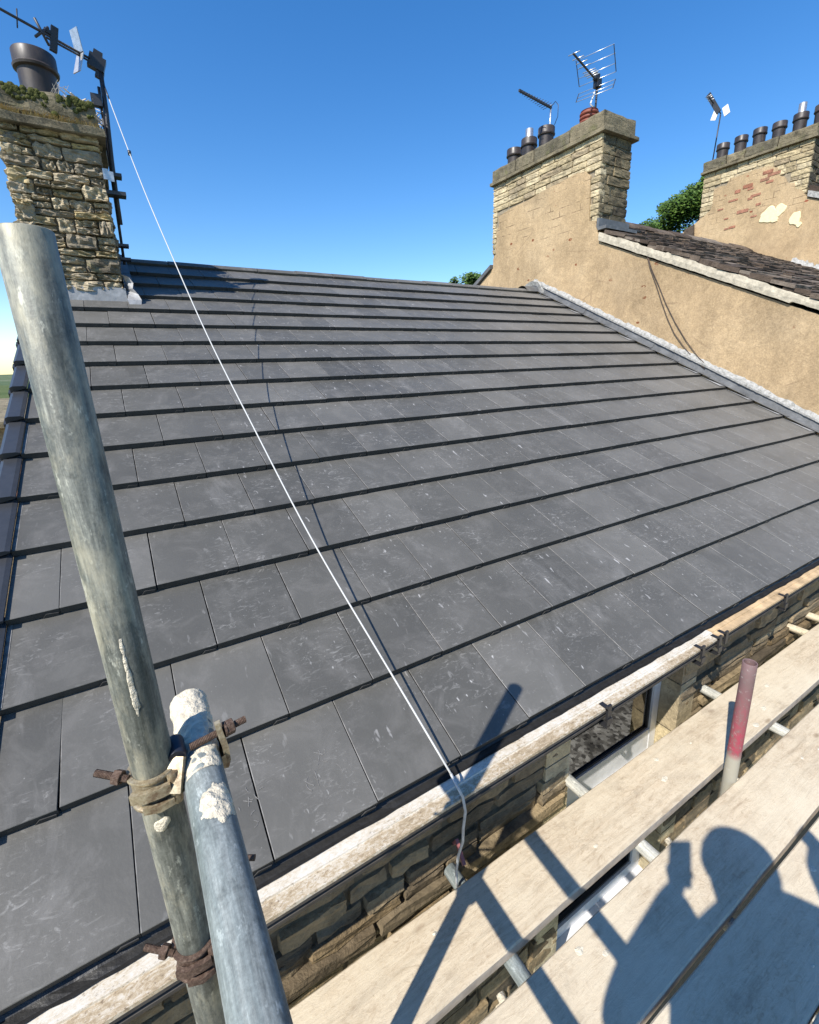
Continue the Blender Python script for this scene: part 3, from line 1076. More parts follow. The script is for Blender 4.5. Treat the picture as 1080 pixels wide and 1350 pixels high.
def slab(parent, lo, hi, name, mtl, seed, amp=.012, cuts=7):
    bm = bmesh.new()
    bmesh.ops.create_cube(bm, size=1)
    bmesh.ops.subdivide_edges(bm, edges=bm.edges[:], cuts=cuts, use_grid_fill=True)
    c = (Vector(lo) + Vector(hi)) / 2; d = Vector(hi) - Vector(lo)
    for v in bm.verts:
        p = Vector((v.co.x * d.x, v.co.y * d.y, v.co.z * d.z)) + c
        q = noise.noise_vector(p * 7 + Vector((seed, 0, 0))) + .6 * noise.noise_vector(p * 19)
        e = sum(1 for i in range(3) if abs(v.co[i]) > .499)
        if e >= 2:
            p -= (p - c).normalized() * amp * .8
        v.co = p + q * amp
    me = bpy.data.meshes.new(name); bm.to_mesh(me); bm.free()
    me.materials.append(mtl)
    return link(name, me, parent)
slab(chim, (CX0 - .05, CY0 - .055, 2.975), (CX1 + .055, CY1 + .05, 3.035), 'ledge_slab', m_cap, 1, .010)
slab(chim, (CX0 - .02, CY0 - .02, 3.035), (CX1 + .02, CY1 + .02, 3.215), 'cap_slab', m_cap, 5, .016)
def pot(parent, x, y, z, r, h, mtl, rim=.055, n=32, name='chimney_pot', flue=None):
    b = MB()
    b.lathe([(r * .86, -.03), (r * .88, h - rim - .02), (r * 1.03, h - rim - .012), (r * 1.06, h - rim + .004), (r * 1.0, h - rim + .016), (r, h - .008), (r * .97, h), (r * .85, h), (r * .82, h - .2)], (x, y, z), (0, 0, 1), n)
    o_ = b.build(name, mtl, parent, True)
    shade_auto(o_, 35)
    return o_
pot(chim, -.035, 4.27, 3.20, .145, .46, m_pot, .11, 40)
pot(chim, -.035, 5.1, 3.20, .14, .46, m_pot, .11, 32)
fl = MB()
fl.add([(CX0 - .03, CY0 - .012, 1.90), (CX1 + .012, CY0 - .012, 1.90), (CX1 + .012, CY0 - .024, 1.775), (CX0 - .03, CY0 - .024, 1.775),
        (CX0 - .03, CY0 - .16, 1.716), (CX1 + .05, CY0 - .16, 1.716)], [(0, 1, 2, 3), (3, 2, 5, 4)])
fl.build('lead_apron', m_leadlight, chim)
fx = MB()
for i in range(6):
    t = i / 5
    fx.v.append(Vector((CX1 + .01 + .012 * (i % 2), CY0 - .02 + .09 * math.sin(i), 2.0 - .25 * t)))
    fx.v.append(Vector((CX1 + .05 + .07 * t + .015 * math.sin(i * 2.2), CY0 - .0 - .10 * t, 1.99 - .235 * t)))
for i in range(5):
    fx.face((2 * i, 2 * i + 1, 2 * i + 3, 2 * i + 2))
fx.build('crumpled_flashing', m_leadlight, chim)
lf = MB()
for i in range(4):
    ya, yb = CY0 + i * .28, CY0 + i * .28 + .30
    lf.add([(CX1 + .006, ya, ya * ST / CT + .13), (CX1 + .006, yb, yb * ST / CT + .13), (CX1 + .012, yb, yb * ST / CT + .015), (CX1 + .012, ya, ya * ST / CT + .015), (CX1 + .09, ya, ya * ST / CT + .012), (CX1 + .09, yb, yb * ST / CT + .012)], [(0, 1, 2, 3), (3, 2, 5, 4)])
lf.build('side_flashing', m_lead, chim)

# grass, moss and nest on the cap
gr = MB()
rg = random.Random(2)
for i in range(420):
    x = rg.uniform(CX0 + .0, CX1 + .02); dens = .5 + .5 * noise.noise(Vector((x * 6, 0, 0)))
    if rg.random() > dens + .25: continue
    y = CY0 - .035 + rg.uniform(-.012, .03); z = 3.03
    h = rg.uniform(.02, .065); a = rg.uniform(-1, 1)
    d = Vector((a * .03, rg.uniform(-.05, -.005), h))
    w = Vector((.0022, 0, 0))
    p = Vector((x, y, z))
    gr.add([p - w, p + w, p + d * .6 + w * .7, p + d + Vector((a * .01, -.01, -h * .3)), p + d * .6 - w * .7], [(0, 1, 2, 3, 4)])
o_ = gr.build('dry_grass', m_grassdry); tag(o_, 'tuft of dry yellow grass growing along the ledge of the left chimney', 'grass', kind='stuff')
ms_ = MB()
for i in range(120):
    x = rg.uniform(CX0, CX1); z = 3.21 - abs(rg.gauss(0, .05)); y = CY0 - .022
    r = rg.uniform(.008, .028)
    if noise.noise(Vector((x * 8, z * 14, 3))) < -.05: continue
    ms_.lathe([(r, 0), (r * .9, .006), (r * .5, .012), (.001, .014)], (x, y + .004, max(z, 3.05)), (0, -1, rg.uniform(0, .3)), 7)
tag(ms_.build('moss', m_moss), 'dark cushion moss on the cap stone of the left chimney', 'moss', kind='stuff')
nb = MB()
for i in range(70):
    c = Vector((rg.uniform(.12, .37), 4.0 + rg.uniform(-.1, .25), 3.22 + rg.uniform(0, .07)))
    d = Vector((rg.uniform(-1, 1), rg.uniform(-1, 1), rg.uniform(-.5, .7))).normalized() * rg.uniform(.03, .11)
    nb.tube([c - d * .5, c + d * .5 + Vector((0, 0, .01))], .0022 + rg.random() * .0025, 4)
for a, b in (((.13, 4.0, 3.36), (.34, 4.05, 3.2)), ((.17, 3.98, 3.33), (.36, 4.1, 3.22)), ((.23, 4.0, 3.28), (.40, 4.05, 3.12)), ((.30, 3.95, 3.16), (.38, 4.0, 3.05))):
    nb.tube([a, b], .005, 6)
for i in range(10):
    c = Vector((rg.uniform(.02, .15), 4.05, 3.22))
    nb.tube([c, c + Vector((rg.uniform(-.03, .05), 0, rg.uniform(.06, .16))), c + Vector((rg.uniform(-.06, .1), 0, rg.uniform(.15, .22)))], .0015, 4)
tag(nb.build('bird_nest', m_twig), 'untidy heap of pale twigs on top of the left chimney beside the mast', 'nest')

# ------------------------------------------------------------------ NEIGHBOUR (middle) HOUSE
X2 = 12.70
nh = thing('rendered_house', 'neighbouring house with ochre rendered gable and old stone slate roof', 'house', (XR, .0, -5.7))
nh_inv = Vector((XR, 0, -5.7))
def np_(ob, inv=nh_inv):
    ob.location = Vector(ob.location) - inv
    return ob
NSL = .4625
def zf(y): return 2.94 - NSL * (3.73 - y)
YRN = 4.85
def zb(y): return zf(YRN) - .55 * (y - YRN)
gpoly = [(-.05, -5.7), (-.05, zf(-.05) - .13), (3.66, zf(3.66) - .13), (3.775, 3.0), (3.79, 3.09), (3.90, 3.11), (3.915, 3.4), (3.93, 3.68), (4.02, 3.765), (4.2, 3.79), (4.46, 3.765), (4.75, 3.755), (5.06, 3.715), (5.45, 3.70),
         (5.81, 3.655), (5.79, 3.5), (5.86, 3.42), (5.84, 3.25), (5.88, 3.16), (5.85, 3.08), (5.93, 3.0), (5.93, zb(5.93) - .02), (9.3, zb(9.3) - .1), (9.3, -5.7)]
gb = MB()
gb.prism(gpoly, lambda p, a: Vector((a, p[0], p[1])), XR - .012, XR + .20)
gab = np_(gb.build('gable_wall', m_render, nh))
bw = MB(); bw.box((XR + .2, .0, -5.7), (X2 - .02, .3, zf(.0) - .15)); bw.box((XR + .2, 9.0, -5.7), (X2 - .02, 9.3, zb(9.3) - .1))
np_(bw.build('wall', m_wallstone, nh))
# chimney of the neighbour
nchim = link('chimney', None, nh, -nh_inv)
NC0, NC1 = 3.77, 5.975
XD = 6.83
k = MB(); k.box((XR + .02, NC0 + .02, 2.5), (XD - .02, NC1 - .02, 4.2)); k.build('mortar_core', m_joint, nchim)
bf = stone_set(m_buff, 4, .12, 10, 500)
so_ = stone_set(m_sooty, 4, .16, 8, 520)
rn = random.Random(17)
rows = []
for i in range(13):
    z1 = 4.155 - .083 * i; z0 = z1 - .083
    if i < 5:
        rows.append((z0, z1, row_spans(0, NC1 - NC0, .2, .42, rn)))
    else:
        a = rn.choice((.10, .17))
        sp = [(NC1 - NC0 - a, NC1 - NC0)]
        b = rn.choice((.09, .16, .12))
        sp += [(0, b)]
        rows.append((z0, z1, sp))
lay_stones(nchim, bf, (XR, NC1, 0), (0, -1, 0), (-1, 0, 0), rows, .12, .009, .005, .006, 'stone', rn)
rows = []
for i in range(9):
    z1 = 4.155 - .12 * i; z0 = z1 - .12
    c_ = rn.uniform(.24, .42)
    rows.append((z0, z1, [(.01, c_), (c_, XD - XR)] if i % 2 or i < 3 else [(.01, c_ * .62), (c_ * .62, XD - XR)]))
lay_stones(nchim, so_, (XR, NC0, 0), (1, 0, 0), (0, -1, 0), rows, .12, .010, .012, .01, 'stone', rn)
slab(nchim, (XR - .05, NC0 - .06, 4.155), (XD + .06, NC1 + .04, 4.20), 'ledge_slab', m_cap, 2, .006, 12)
cuts_ = [NC0 - .02, 4.32, 5.02, 5.42, NC1 + .015]
for i in range(4):
    slab(nchim, (XR - .02, cuts_[i] + .004, 4.20), (XD + .02, cuts_[i + 1] - .004, 4.385 + (.02 if i == 0 else 0)), 'cap_stone', m_cap, 9 + i, .010, 6)
for y, hh in ((5.80, .33), (5.46, .36), (5.09, .38)):
    pot(nchim, 6.5, y, 4.38, .128, hh, m_pot, .10)
fp = MB(); fp.lathe([(.062, .2), (.062, .50), (.055, .505), (.0, .505)], (6.5, 5.46, 4.38), (0, 0, 1), 20); fp.build('flue_liner', m_steel, nchim, True)
rp = MB()
pf = [(.12, -.02)]
for i in range(5):
    z_ = .02 + i * .05
    pf += [(.125, z_), (.132, z_ + .012), (.132, z_ + .028), (.112, z_ + .032), (.112, z_ + .048)]
pf += [(.12, .275), (.1, .285), (.0, .285)]
rp.lathe(pf, (6.5, 4.28, 4.38), (0, 0, 1), 28)
shade_auto(rp.build('louvred_pot', m_potred, nchim, True), 30)
lb = MB()
lb.box((XR - .008, NC0 - .035, 2.99), (XD + .02, NC0 + .005, 3.115))
lb.box((XR - .03, NC0 - .17, 2.955), (XD + .02, NC0 - .03, 2.995))
lb.build('lead_flashing', m_lead, nchim)

# mortar verge
vm_ = MB()
for i in range(121):
    y = -.15 + (3.70 + .15) * i / 120
    a = noise.noise(Vector((y * 5, 0, 0))); b = noise.noise(Vector((y * 17, 2, 0)))
    zt = zf(y) - .006 + .008 * b
    zl = zf(y) - .112 - .006 * b + .006 * a
    if 1.5 < y < 3.4 and math.floor(y * 2.6) % 2 == 0: zt += .012
    if y < 1.3: zl += .02
    for dx, z_ in ((.0, zl), (.032, zl + .004), (.036 + .005 * b, (zl + zt) / 2), (.03, zt), (-.1, zt + .004)):
        vm_.v.append(Vector((XR - .013 - dx, y, z_)))
for i in range(120):
    for j in range(4):
        a = i * 5 + j
        vm_.face((a, a + 1, a + 6, a + 5))
np_(vm_.build('verge_mortar', m_vergemortar, nh))
# slate roof
sroof = link('roof', None, nh, -nh_inv)
sd = MB()
sd.add([(XR, -.2, zf(-.2) - .01), (X2 + .1, -.2, zf(-.2) - .01), (X2 + .1, YRN, zf(YRN) - .01), (XR, YRN, zf(YRN) - .01), (XR + .15, 9.4, zb(9.4)), (X2 + .1, 9.4, zb(9.4))], [(0, 1, 2, 3), (3, 2, 5, 4)])
sd.build('roof_deck', m_slate, sroof)
def slate_mesh(seed):
    r_ = random.Random(seed)
    b = MB()
    def jt(a): return r_.uniform(-a, a)
    n = 4
    top, bot = [], []
    for i in range(n + 1):
        x = -.5 + i / n
        top.append(Vector((x, -.5 + jt(.03), .5 + jt(.15)))); bot.append(Vector((x, -.5 + jt(.03), -.5)))
    vs = top + bot + [Vector((.5, .5, .5)), Vector((-.5, .5, .5)), Vector((.5, .5, -.5)), Vector((-.5, .5, -.5))]
    m1 = n + 1
    fs = [tuple(range(m1)) + (2 * m1, 2 * m1 + 1)]
    for i in range(n): fs.append((i, m1 + i, m1 + i + 1, i + 1))
    fs += [(0, 2 * m1 + 1, 2 * m1 + 3, m1), (n, m1 + n, 2 * m1 + 2, 2 * m1)]
    b.add(vs, fs)
    o_ = b.build('slate', m_slate); me = o_.data; bpy.data.objects.remove(o_)
    return me
slates = [slate_mesh(700 + i) for i in range(8)]
TS = math.atan(NSL)
rs = random.Random(9)
cand = []
y = -.2
row = 0
while y < YRN - .05:
    gauge = .23 - .012 * min(row, 9)
    x = XR - .03 - rs.uniform(0, .03)
    while x < X2 - .02:
        w = rs.uniform(.26, .62)
        w = min(w, X2 - x)
        L = gauge + .12
        cy_ = y + L / 2 * math.cos(TS)
        if not (y + gauge > NC0 - .15 and x < XD - .05):
            th = rs.uniform(.026, .05)
            p = Vector((x + w / 2, cy_, zf(cy_) + .035 + rs.uniform(-.008, .012)))
            cand.append((p, (w - .006, L, th), (TS - .075 + rs.uniform(-.02, .02), rs.uniform(-.02, .02), rs.uniform(-.03, .03))))
        x += w
    y += gauge * math.cos(TS); row += 1
cand.sort(key=lambda q: (q[0] - CAM).length)
rest = MB()
for i, (p, sc_, ro) in enumerate(cand):
    me = rs.choice(slates)
    if i < 280:
        link('slate', me, sroof, p, ro, sc_)
    else:
        mt = Matrix.Translation(p) @ Euler(ro).to_matrix().to_4x4() @ Matrix.Diagonal((*sc_, 1))
        o = len(rest.v); rest.v += [mt @ v.co for v in me.vertices]
        for q in me.polygons: rest.face([o + i2 for i2 in q.vertices])
if rest.v:
    o_ = rest.build('outlying_slates', m_slate, sroof); o_['kind'] = 'stuff'
x = XD - .05
while x < X2 - .1:
    rg_ = MB()
    rg_.prism([(-.17, -.06), (-.15, -.02), (0, .075), (.15, -.02), (.17, -.06), (0, .03)], lambda p, a: Vector((a, p[0], p[1])), 0, .56)
    o_ = rg_.build('ridge_stone', m_slate, sroof); o_.location = (x, YRN, zf(YRN) + .045 + rs.uniform(-.01, .01)); o_.rotation_euler = (0, rs.uniform(-.01, .01), rs.uniform(-.01, .01))
    x += .575
# verge of the rear slope, seen beyond the chimney
rv = MB()
rv.prism([(NC1 - .02, zb(NC1)), (9.35, zb(9.35)), (9.35, zb(9.35) + .07), (NC1 - .02, zb(NC1) + .07)], lambda p, a: Vector((a, p[0], p[1])), XR - .06, XR + .4)
rv.build('rear_verge', m_lead, sroof)
# white patch of mortar where slates meet the far house
wm = MB()
for i in range(31):
    y = 2.9 + 1.0 * i / 30
    b = noise.noise(Vector((y * 9, 3, 0))); c_ = noise.noise(Vector((y * 23, 8, 0)))
    z_ = zf(y) + .05
    up_ = .10 + .09 * b + .05 * c_
    for dx, h in ((.10 + .05 * c_, 0), (.05, .05), (.02, up_), (0.0, up_)):
        wm.v.append(Vector((X2 - .02 - dx, y, z_ + h)))
for i in range(30):
    for j in range(3):
        a = i * 4 + j
        wm.face((a, a + 1, a + 5, a + 4))
wm.build('mortar_fillet', m_mortar, sroof)
lrp = MB()
lrp.prism([(5.96, 3.7), (6.30, 3.85), (6.22, 4.24), (6.02, 4.30)], lambda p, a: Vector((a, p[0], p[1])), X2 - .14, X2 - .09)
lrp.build('upstand_slate', m_slate, sroof)

# ------------------------------------------------------------------ FAR HOUSE
fh = thing('far_terraced_house', 'far terraced house whose patched ochre chimney gable carries a row of six pots', 'house', (X2, .4, -5.7))
fh_inv = Vector((X2, .4, -5.7))
FS = .4625
FC0, FC1 = 3.86, 5.985
def ff(y): return 4.36 - FS * (3.78 - y)
YRF = 4.95
def fbk(y): return ff(YRF) - .5 * (y - YRF)
fpoly = [(.4, -5.7), (.4, ff(.4) - .1), (3.8, ff(3.8) - .1), (3.87, 4.33), (3.95, 4.46), (4.07, 4.50), (4.10, 4.62), (4.22, 4.66), (4.30, 4.80), (4.40, 4.86), (4.46, 5.02), (4.62, 5.10), (4.9, 5.12), (5.15, 5.09), (5.38, 5.10), (5.44, 4.98), (5.55, 5.0), (5.70, 4.98),
         (5.70, 4.66), (5.73, 4.55), (5.86, 4.45), (5.97, 4.40), (5.97, fbk(5.97)), (9.3, fbk(9.3)), (9.3, -5.7)]
fg = MB(); fg.prism(fpoly, lambda p, a: Vector((a, p[0], p[1])), X2 - .014, X2 + .2)
np_(fg.build('gable_wall', m_render_far, fh), fh_inv)
fc = link('chimney', None, fh, -fh_inv)
k = MB(); k.box((X2 + .02, FC0 + .02, 3.6), (X2 + .68, FC1 - .02, 5.4)); k.build('mortar_core', m_joint, fc)
rows = []
zz_ = 5.36
for i in range(11):
    h = rn.uniform(.075, .115)
    z1, z0 = zz_, zz_ - h
    zz_ = z0
    Wd = FC1 - FC0
    if z0 > 5.0:
        sp = row_spans(0, Wd, .18, .5, rn)
    elif z0 > 4.35:
        lim = max(.1, FC1 - (5.70))
        rgt = {True: 4.48, False: 4.2}[z0 > 4.75]
        sp = row_spans(0, lim, .12, .3, rn) + row_spans(FC1 - rgt, Wd, .14, .3, rn)
    else:
        sp = []
    rows.append((z0, z1, sp))
lay_stones(fc, bf, (X2, FC1, 0), (0, -1, 0), (-1, 0, 0), rows, .14, .012, .010, .015, 'stone', rn)
rows = []
zz_ = 5.36
while zz_ > 4.3:
    h = rn.uniform(.1, .15); rows.append((zz_ - h, zz_, row_spans(0.01, .7, .2, .36, rn))); zz_ -= h
lay_stones(fc, so_, (X2, FC0, 0), (1, 0, 0), (0, -1, 0), rows, .12, .012, .012, .01, 'stone', rn)
slab(fc, (X2 - .07, FC0 - .05, 5.36), (X2 + .75, FC1 + .05, 5.41), 'ledge_slab', m_cap, 4, .008, 12)
cuts_ = [FC0 - .03, 4.5, 5.12, 5.5, FC1 + .03]
for i in range(4):
    slab(fc, (X2 - .04, cuts_[i] + .005, 5.41), (X2 + .72, cuts_[i + 1] - .005, 5.60 + .015 * (i % 2)), 'cap_stone', m_cap, 20 + i, .014, 6)
for i, y in enumerate((5.80, 5.42, 5.05, 4.68, 4.31, 3.95)):
    pot(fc, X2 + .34, y, 5.59, .132, .40 + .012 * (i % 3), m_pot, .11)
fp = MB(); fp.lathe([(.068, .2), (.068, .60), (.06, .605), (0, .605)], (X2 + .34, 4.31, 5.59), (0, 0, 1), 20); fp.build('flue_liner', m_steel, fc, True)
# exposed red stones and cream filler patches on the render
for (y, z_, w, h) in ((4.62, 4.99, .20, .07), (4.50, 4.92, .24, .06), (4.66, 4.86, .18, .06), (4.56, 4.79, .14, .05), (5.18, 4.78, .12, .07), (4.98, 4.83, .2, .075), (4.92, 4.76, .12, .05), (4.80, 4.60, .2, .05), (4.9, 4.56, .1, .05), (5.25, 4.62, .2, .04),
                      (5.02, 4.34, .24, .07), (4.72, 4.40, .1, .05), (5.2, 4.06, .14, .05), (5.32, 4.05, .09, .04), (5.35, 4.27, .1, .03), (5.5, 4.5, .12, .035), (4.78, 4.18, .12, .035)):
    rb_ = link('stone', random.choice(stone_set(m_redstone, 2, .1, 1, int(y * 991))), fc, (X2 - .008, y, z_), (rs.uniform(-.05, .05), 0, math.pi / 2), (w, .03, h))
def blob(cy_, cz, ry, rz, seed, x):
    b = MB()
    n = 28
    pts = []
    for i in range(n):
        a = 2 * math.pi * i / n
        r = 1 + .38 * noise.noise(Vector((math.cos(a) * 1.4 + seed, math.sin(a) * 1.4, seed)))
        pts.append((cy_ + math.cos(a) * ry * r, cz + math.sin(a) * rz * r))
    vs = [Vector((x, p[0], p[1])) for p in pts] + [Vector((x - .018, cy_ + (p[0] - cy_) * .9, cz + (p[1] - cz) * .9)) for p in pts]
    b.add(vs, [tuple(range(n, 2 * n))] + [(i, (i + 1) % n, n + (i + 1) % n, n + i) for i in range(n)])
    return b.build('filler_patch', m_filler, fc)
blob(4.48, 4.13, .19, .15, 1.3, X2 - .012)
blob(4.28, 4.17, .10, .11, 4.4, X2 - .010)
blob(4.36, 4.00, .08, .05, 7.7, X2 - .011)
blob(3.98, 3.93, .11, .13, 12.1, X2 - .012)
blob(3.90, 3.80, .05, .05, 15.1, X2 - .011)
fr_ = link('roof', None, fh, -fh_inv)
q = MB()
q.mat(m_slate)
q.prism([(.3, ff(.3) - .02), (YRF, ff(YRF) - .02), (9.4, fbk(9.4)), (9.4, fbk(9.4) + .1), (YRF, ff(YRF) + .1), (.3, ff(.3) + .1)], lambda p, a: Vector((a, p[0], p[1])), X2 + .7, X2 + 7)
q.mat(m_mortar)
q.prism([(.3, ff(.3) - .08), (3.82, ff(3.82) - .08), (3.82, ff(3.82) + .03), (.3, ff(.3) + .03)], lambda p, a: Vector((a, p[0], p[1])), X2 - .05, X2 + .1)
q.mat(m_slate)
q.prism([(.3, ff(.3) + .03), (3.82, ff(3.82) + .03), (3.82, ff(3.82) + .13), (.3, ff(.3) + .13)], lambda p, a: Vector((a, p[0], p[1])), X2 - .02, X2 + .7)
q.build('roof_deck', None, fr_)
bw = MB(); bw.box((X2 + .2, .4, -5.7), (X2 + 7, .7, ff(.4) - .1)); np_(bw.build('wall', m_wallstone, fh), fh_inv)

# cables hanging on the neighbour's gable
for pts in ([(2.96, 2.50), (2.9, 2.33), (2.792, 2.11), (2.70, 1.90), (2.596, 1.682), (2.49, 1.50), (2.367, 1.351), (2.22, 1.19), (2.07, 1.062)],
            [(2.955, 2.50), (2.87, 2.30), (2.761, 2.106), (2.64, 1.87), (2.493, 1.628), (2.33, 1.40), (2.16, 1.2), (2.021, 1.075)]):
    b = MB(); b.tube([(XR - .03, y, z_) for y, z_ in pts], .0045, 6)
    o_ = b.build('wall_cable', m_cable, None, True)
    lab = 'thin dark cable on the left of a pair hanging down the ochre rendered gable' if pts[1][0] > 2.89 else 'thin dark cable on the right of a pair hanging down the ochre rendered gable'
    tag(o_, lab, 'cable', 'cables on the rendered gable')

# ------------------------------------------------------------------ AERIALS
def bar(parent, a, b, r, mtl, name, n=8):
    q_ = MB(); q_.tube([a, b], r, n)
    return q_.build(name, mtl, parent, True)
def thingv(name, label, cat, loc, group=None):
    t = thing(name, label, cat, loc, group)
    return t
def rel(t, ob):
    ob.location = Vector(ob.location) - t.location
    return ob

# left aerial on its mast
ta = thing('television_aerial', 'dark pole mounted television aerial on the rubble chimney at left, boom running out of frame', 'aerial', (.36, 4.0, 2.5))
mst = MB(); mst.tube([(.358, 3.98, 2.43), (.362, 3.98, 2.62), (.372, 3.98, 2.9), (.392, 3.98, 3.25), (.398, 3.98, 3.52)], .017, 12)
rel(ta, mst.build('mast', m_darkmetal, ta, True))
rel(ta, bar(ta, (.338, 4.0, 2.12), (.368, 4.0, 3.42), .011, m_darkmetal, 'stay_pole'))
hd = MB()
hd.box((-.06, -.03, -.045), (.05, .03, .05)); hd.box((-.04, -.025, .05), (.02, .025, .085)); hd.box((.0, -.02, -.09), (.055, .02, -.04))
o_ = hd.build('junction_box', m_blackplastic, ta); rel(ta, o_); o_.location += Vector((.385, 3.99, 3.57)); o_.rotation_euler = (0, .35, 0)
A0 = Vector((.36, 3.98, 3.585)); A1 = Vector((-.46, 3.46, 3.60))
def al(t): return A0.lerp(A1, t)
rel(ta, bar(ta, al(0), al(1), .009, m_darkmetal, 'boom'))
rel(ta, bar(ta, al(.05) - Vector((0, 0, .02)), al(.34) - Vector((0, 0, .02)), .007, m_darkmetal, 'boom_stay'))
bd = (A1 - A0).normalized()
side = bd.cross(Vector((0, 0, 1))).normalized()
tl = Vector((.10, .0, .99)).normalized()
pl = MB()
c = al(.10)
for sgn in (1, -1):
    a = c + side * .05 * 0
    pl.add([a + tl * .0 + side * .045, a + tl * .0 - side * .045, a + tl * .14 * sgn - bd * -.035 - side * .045, a + tl * .14 * sgn + bd * .035 + side * .045], [(0, 1, 2, 3)])
o_ = pl.build('reflector', m_steel, ta)
sm = o_.modifiers.new('thickness', 'SOLIDIFY'); sm.thickness = .006
rel(ta, o_)
dp = MB()
c = al(.285)
mtx = Matrix.Translation(c) @ Matrix.Rotation(.22, 4, 'Y') @ Matrix.Rotation(.3, 4, 'Z')
dp.box((-.022, -.014, -.085), (.022, .014, .075), mtx); dp.box((-.06, -.012, .01), (-.02, .012, .035), mtx)
rel(ta, dp.build('dipole_box', m_blackplastic, ta))
for t, h, tlt in ((.365, .075, -.5), (.365, .075, .8), (.52, .06, .18), (.70, .065, .18), (.88, .065, .18), (.98, .065, .18)):
    c = al(t); d = Vector((math.sin(tlt) * .8, math.sin(tlt) * .5, math.cos(tlt)))
    rel(ta, bar(ta, c - d * h, c + d * h, .0045 if t > .4 else .009, m_darkmetal, 'director', 6))
wbk = MB()
wbk.box((.288, 3.79, 2.70), (.325, 3.796, 2.775)); wbk.box((.325, 3.79, 2.69), (.36, 3.796, 2.76))
rel(ta, wbk.build('wall_plate', m_steel, ta))
for lo_, hi_ in (((.30, 3.86, 2.755), (.42, 3.95, 2.78)), ((.29, 3.86, 2.62), (.43, 3.96, 2.648)), ((.31, 3.9, 2.245), (.39, 3.985, 2.265)), ((.31, 3.9, 2.14), (.39, 3.985, 2.16)), ((.30, 3.95, 3.27), (.375, 4.0, 3.35))):
    wb2 = MB(); wb2.box(lo_, hi_)
    rel(ta, wb2.build('wall_bracket', m_darkmetal, ta))
# middle aerials
tb = thing('television_aerial', 'slim dark log periodic aerial on a short mast behind the black pots', 'aerial', (6.5, 5.02, 4.7), 'aerials on the middle chimney')
rel(tb, bar(tb, (6.5, 5.02, 4.5), (6.5, 5.02, 5.04), .012, m_alu, 'mast'))
B0, B1 = Vector((6.5, 5.02, 5.0)), Vector((5.74, 4.91, 5.0))
bb = MB(); 
mtx = Matrix.Translation((B0 + B1) / 2) @ (B1 - B0).to_track_quat('X', 'Z').to_matrix().to_4x4()
bb.box((-.40, -.012, -.008), (.40, .012, .022), mtx)
rel(tb, bb.build('boom', m_darkmetal, tb))
for i in range(12):
    t = .08 + i * .078
    c = B0.lerp(B1, t); h = .10 - .006 * i
    d = Vector((.14, -.99, 0))
    rel(tb, bar(tb, c - d * h, c + d * h, .004, m_darkmetal, 'director', 5))
cl = MB(); cl.tube([(6.5, 5.0, 5.02), (6.5, 4.93, 5.05), (6.5, 4.87, 4.98), (6.5, 4.87, 4.83), (6.5, 4.93, 4.74)], .005, 6)
rel(tb, cl.build('coax_loop', m_blackplastic, tb, True))

tcl = thing('television_aerial', 'silver grid reflector aerial on a mast rising from the red chimney pot', 'aerial', (6.5, 4.18, 4.6), 'aerials on the middle chimney')
rel(tcl, bar(tcl, (6.5, 4.185, 4.45), (6.5, 4.17, 4.95), .014, m_darkmetal, 'mast'))
B0, B1 = Vector((6.5, 4.17, 4.965)), Vector((5.70, 3.92, 4.97))
rel(tcl, bar(tcl, B0, B1, .012, m_darkmetal, 'boom'))
hd = MB(); hd.box((-.04, -.04, -.055), (.04, .04, .045)); hd.box((-.07, -.03, .03), (.01, .03, .10))
o_ = hd.build('clamp', m_blackplastic, tcl); rel(tcl, o_); o_.location += Vector((6.5, 4.17, 4.95))
sd_ = Vector((.30, -.954, 0)); bdir = (B1 - B0).normalized()
for (up_, fw_, hl) in ((.34, .17, .32), (.25, .11, .32), (.15, .05, .31), (.05, .02, .31), (-.05, .02, .31), (-.13, .06, .31), (-.2, .10, .31)):
    c = B0 + Vector((0, 0, up_ * .86 - .02)) + bdir * fw_
    rel(tcl, bar(tcl, c - sd_ * hl * .82, c + sd_ * hl * .82, .0038, m_alu, 'reflector_rod', 6))
for sgn in (1, -1):
    q_ = MB(); c = B0 + sd_ * .31 * .82 * sgn
    q_.tube([c + Vector((0, 0, .272)) + bdir * .17, c + Vector((0, 0, .023)) + bdir * .02], .006, 6)
    q_.tube([c + Vector((0, 0, -.063)) + bdir * .02, c + Vector((0, 0, -.192)) + bdir * .1], .006, 6)
    rel(tcl, q_.build('reflector_frame', m_darkmetal, tcl))
for i, t in enumerate((.2, .26, .32, .38, .55, .68, .82, .97)):
    c = B0.lerp(B1, t) + Vector((0, 0, .012)); h = .085 if t < .4 else .075
    rel(tcl, bar(tcl, c - sd_ * h, c + sd_ * h, .006, m_alu, 'director', 6))
q_ = MB(); q_.tube([(6.48, 4.19, 4.86), (6.46, 4.24, 4.72), (6.49, 4.19, 4.66)], .012, 6); rel(tcl, q_.build('coax_loop', m_pale, tcl, True))

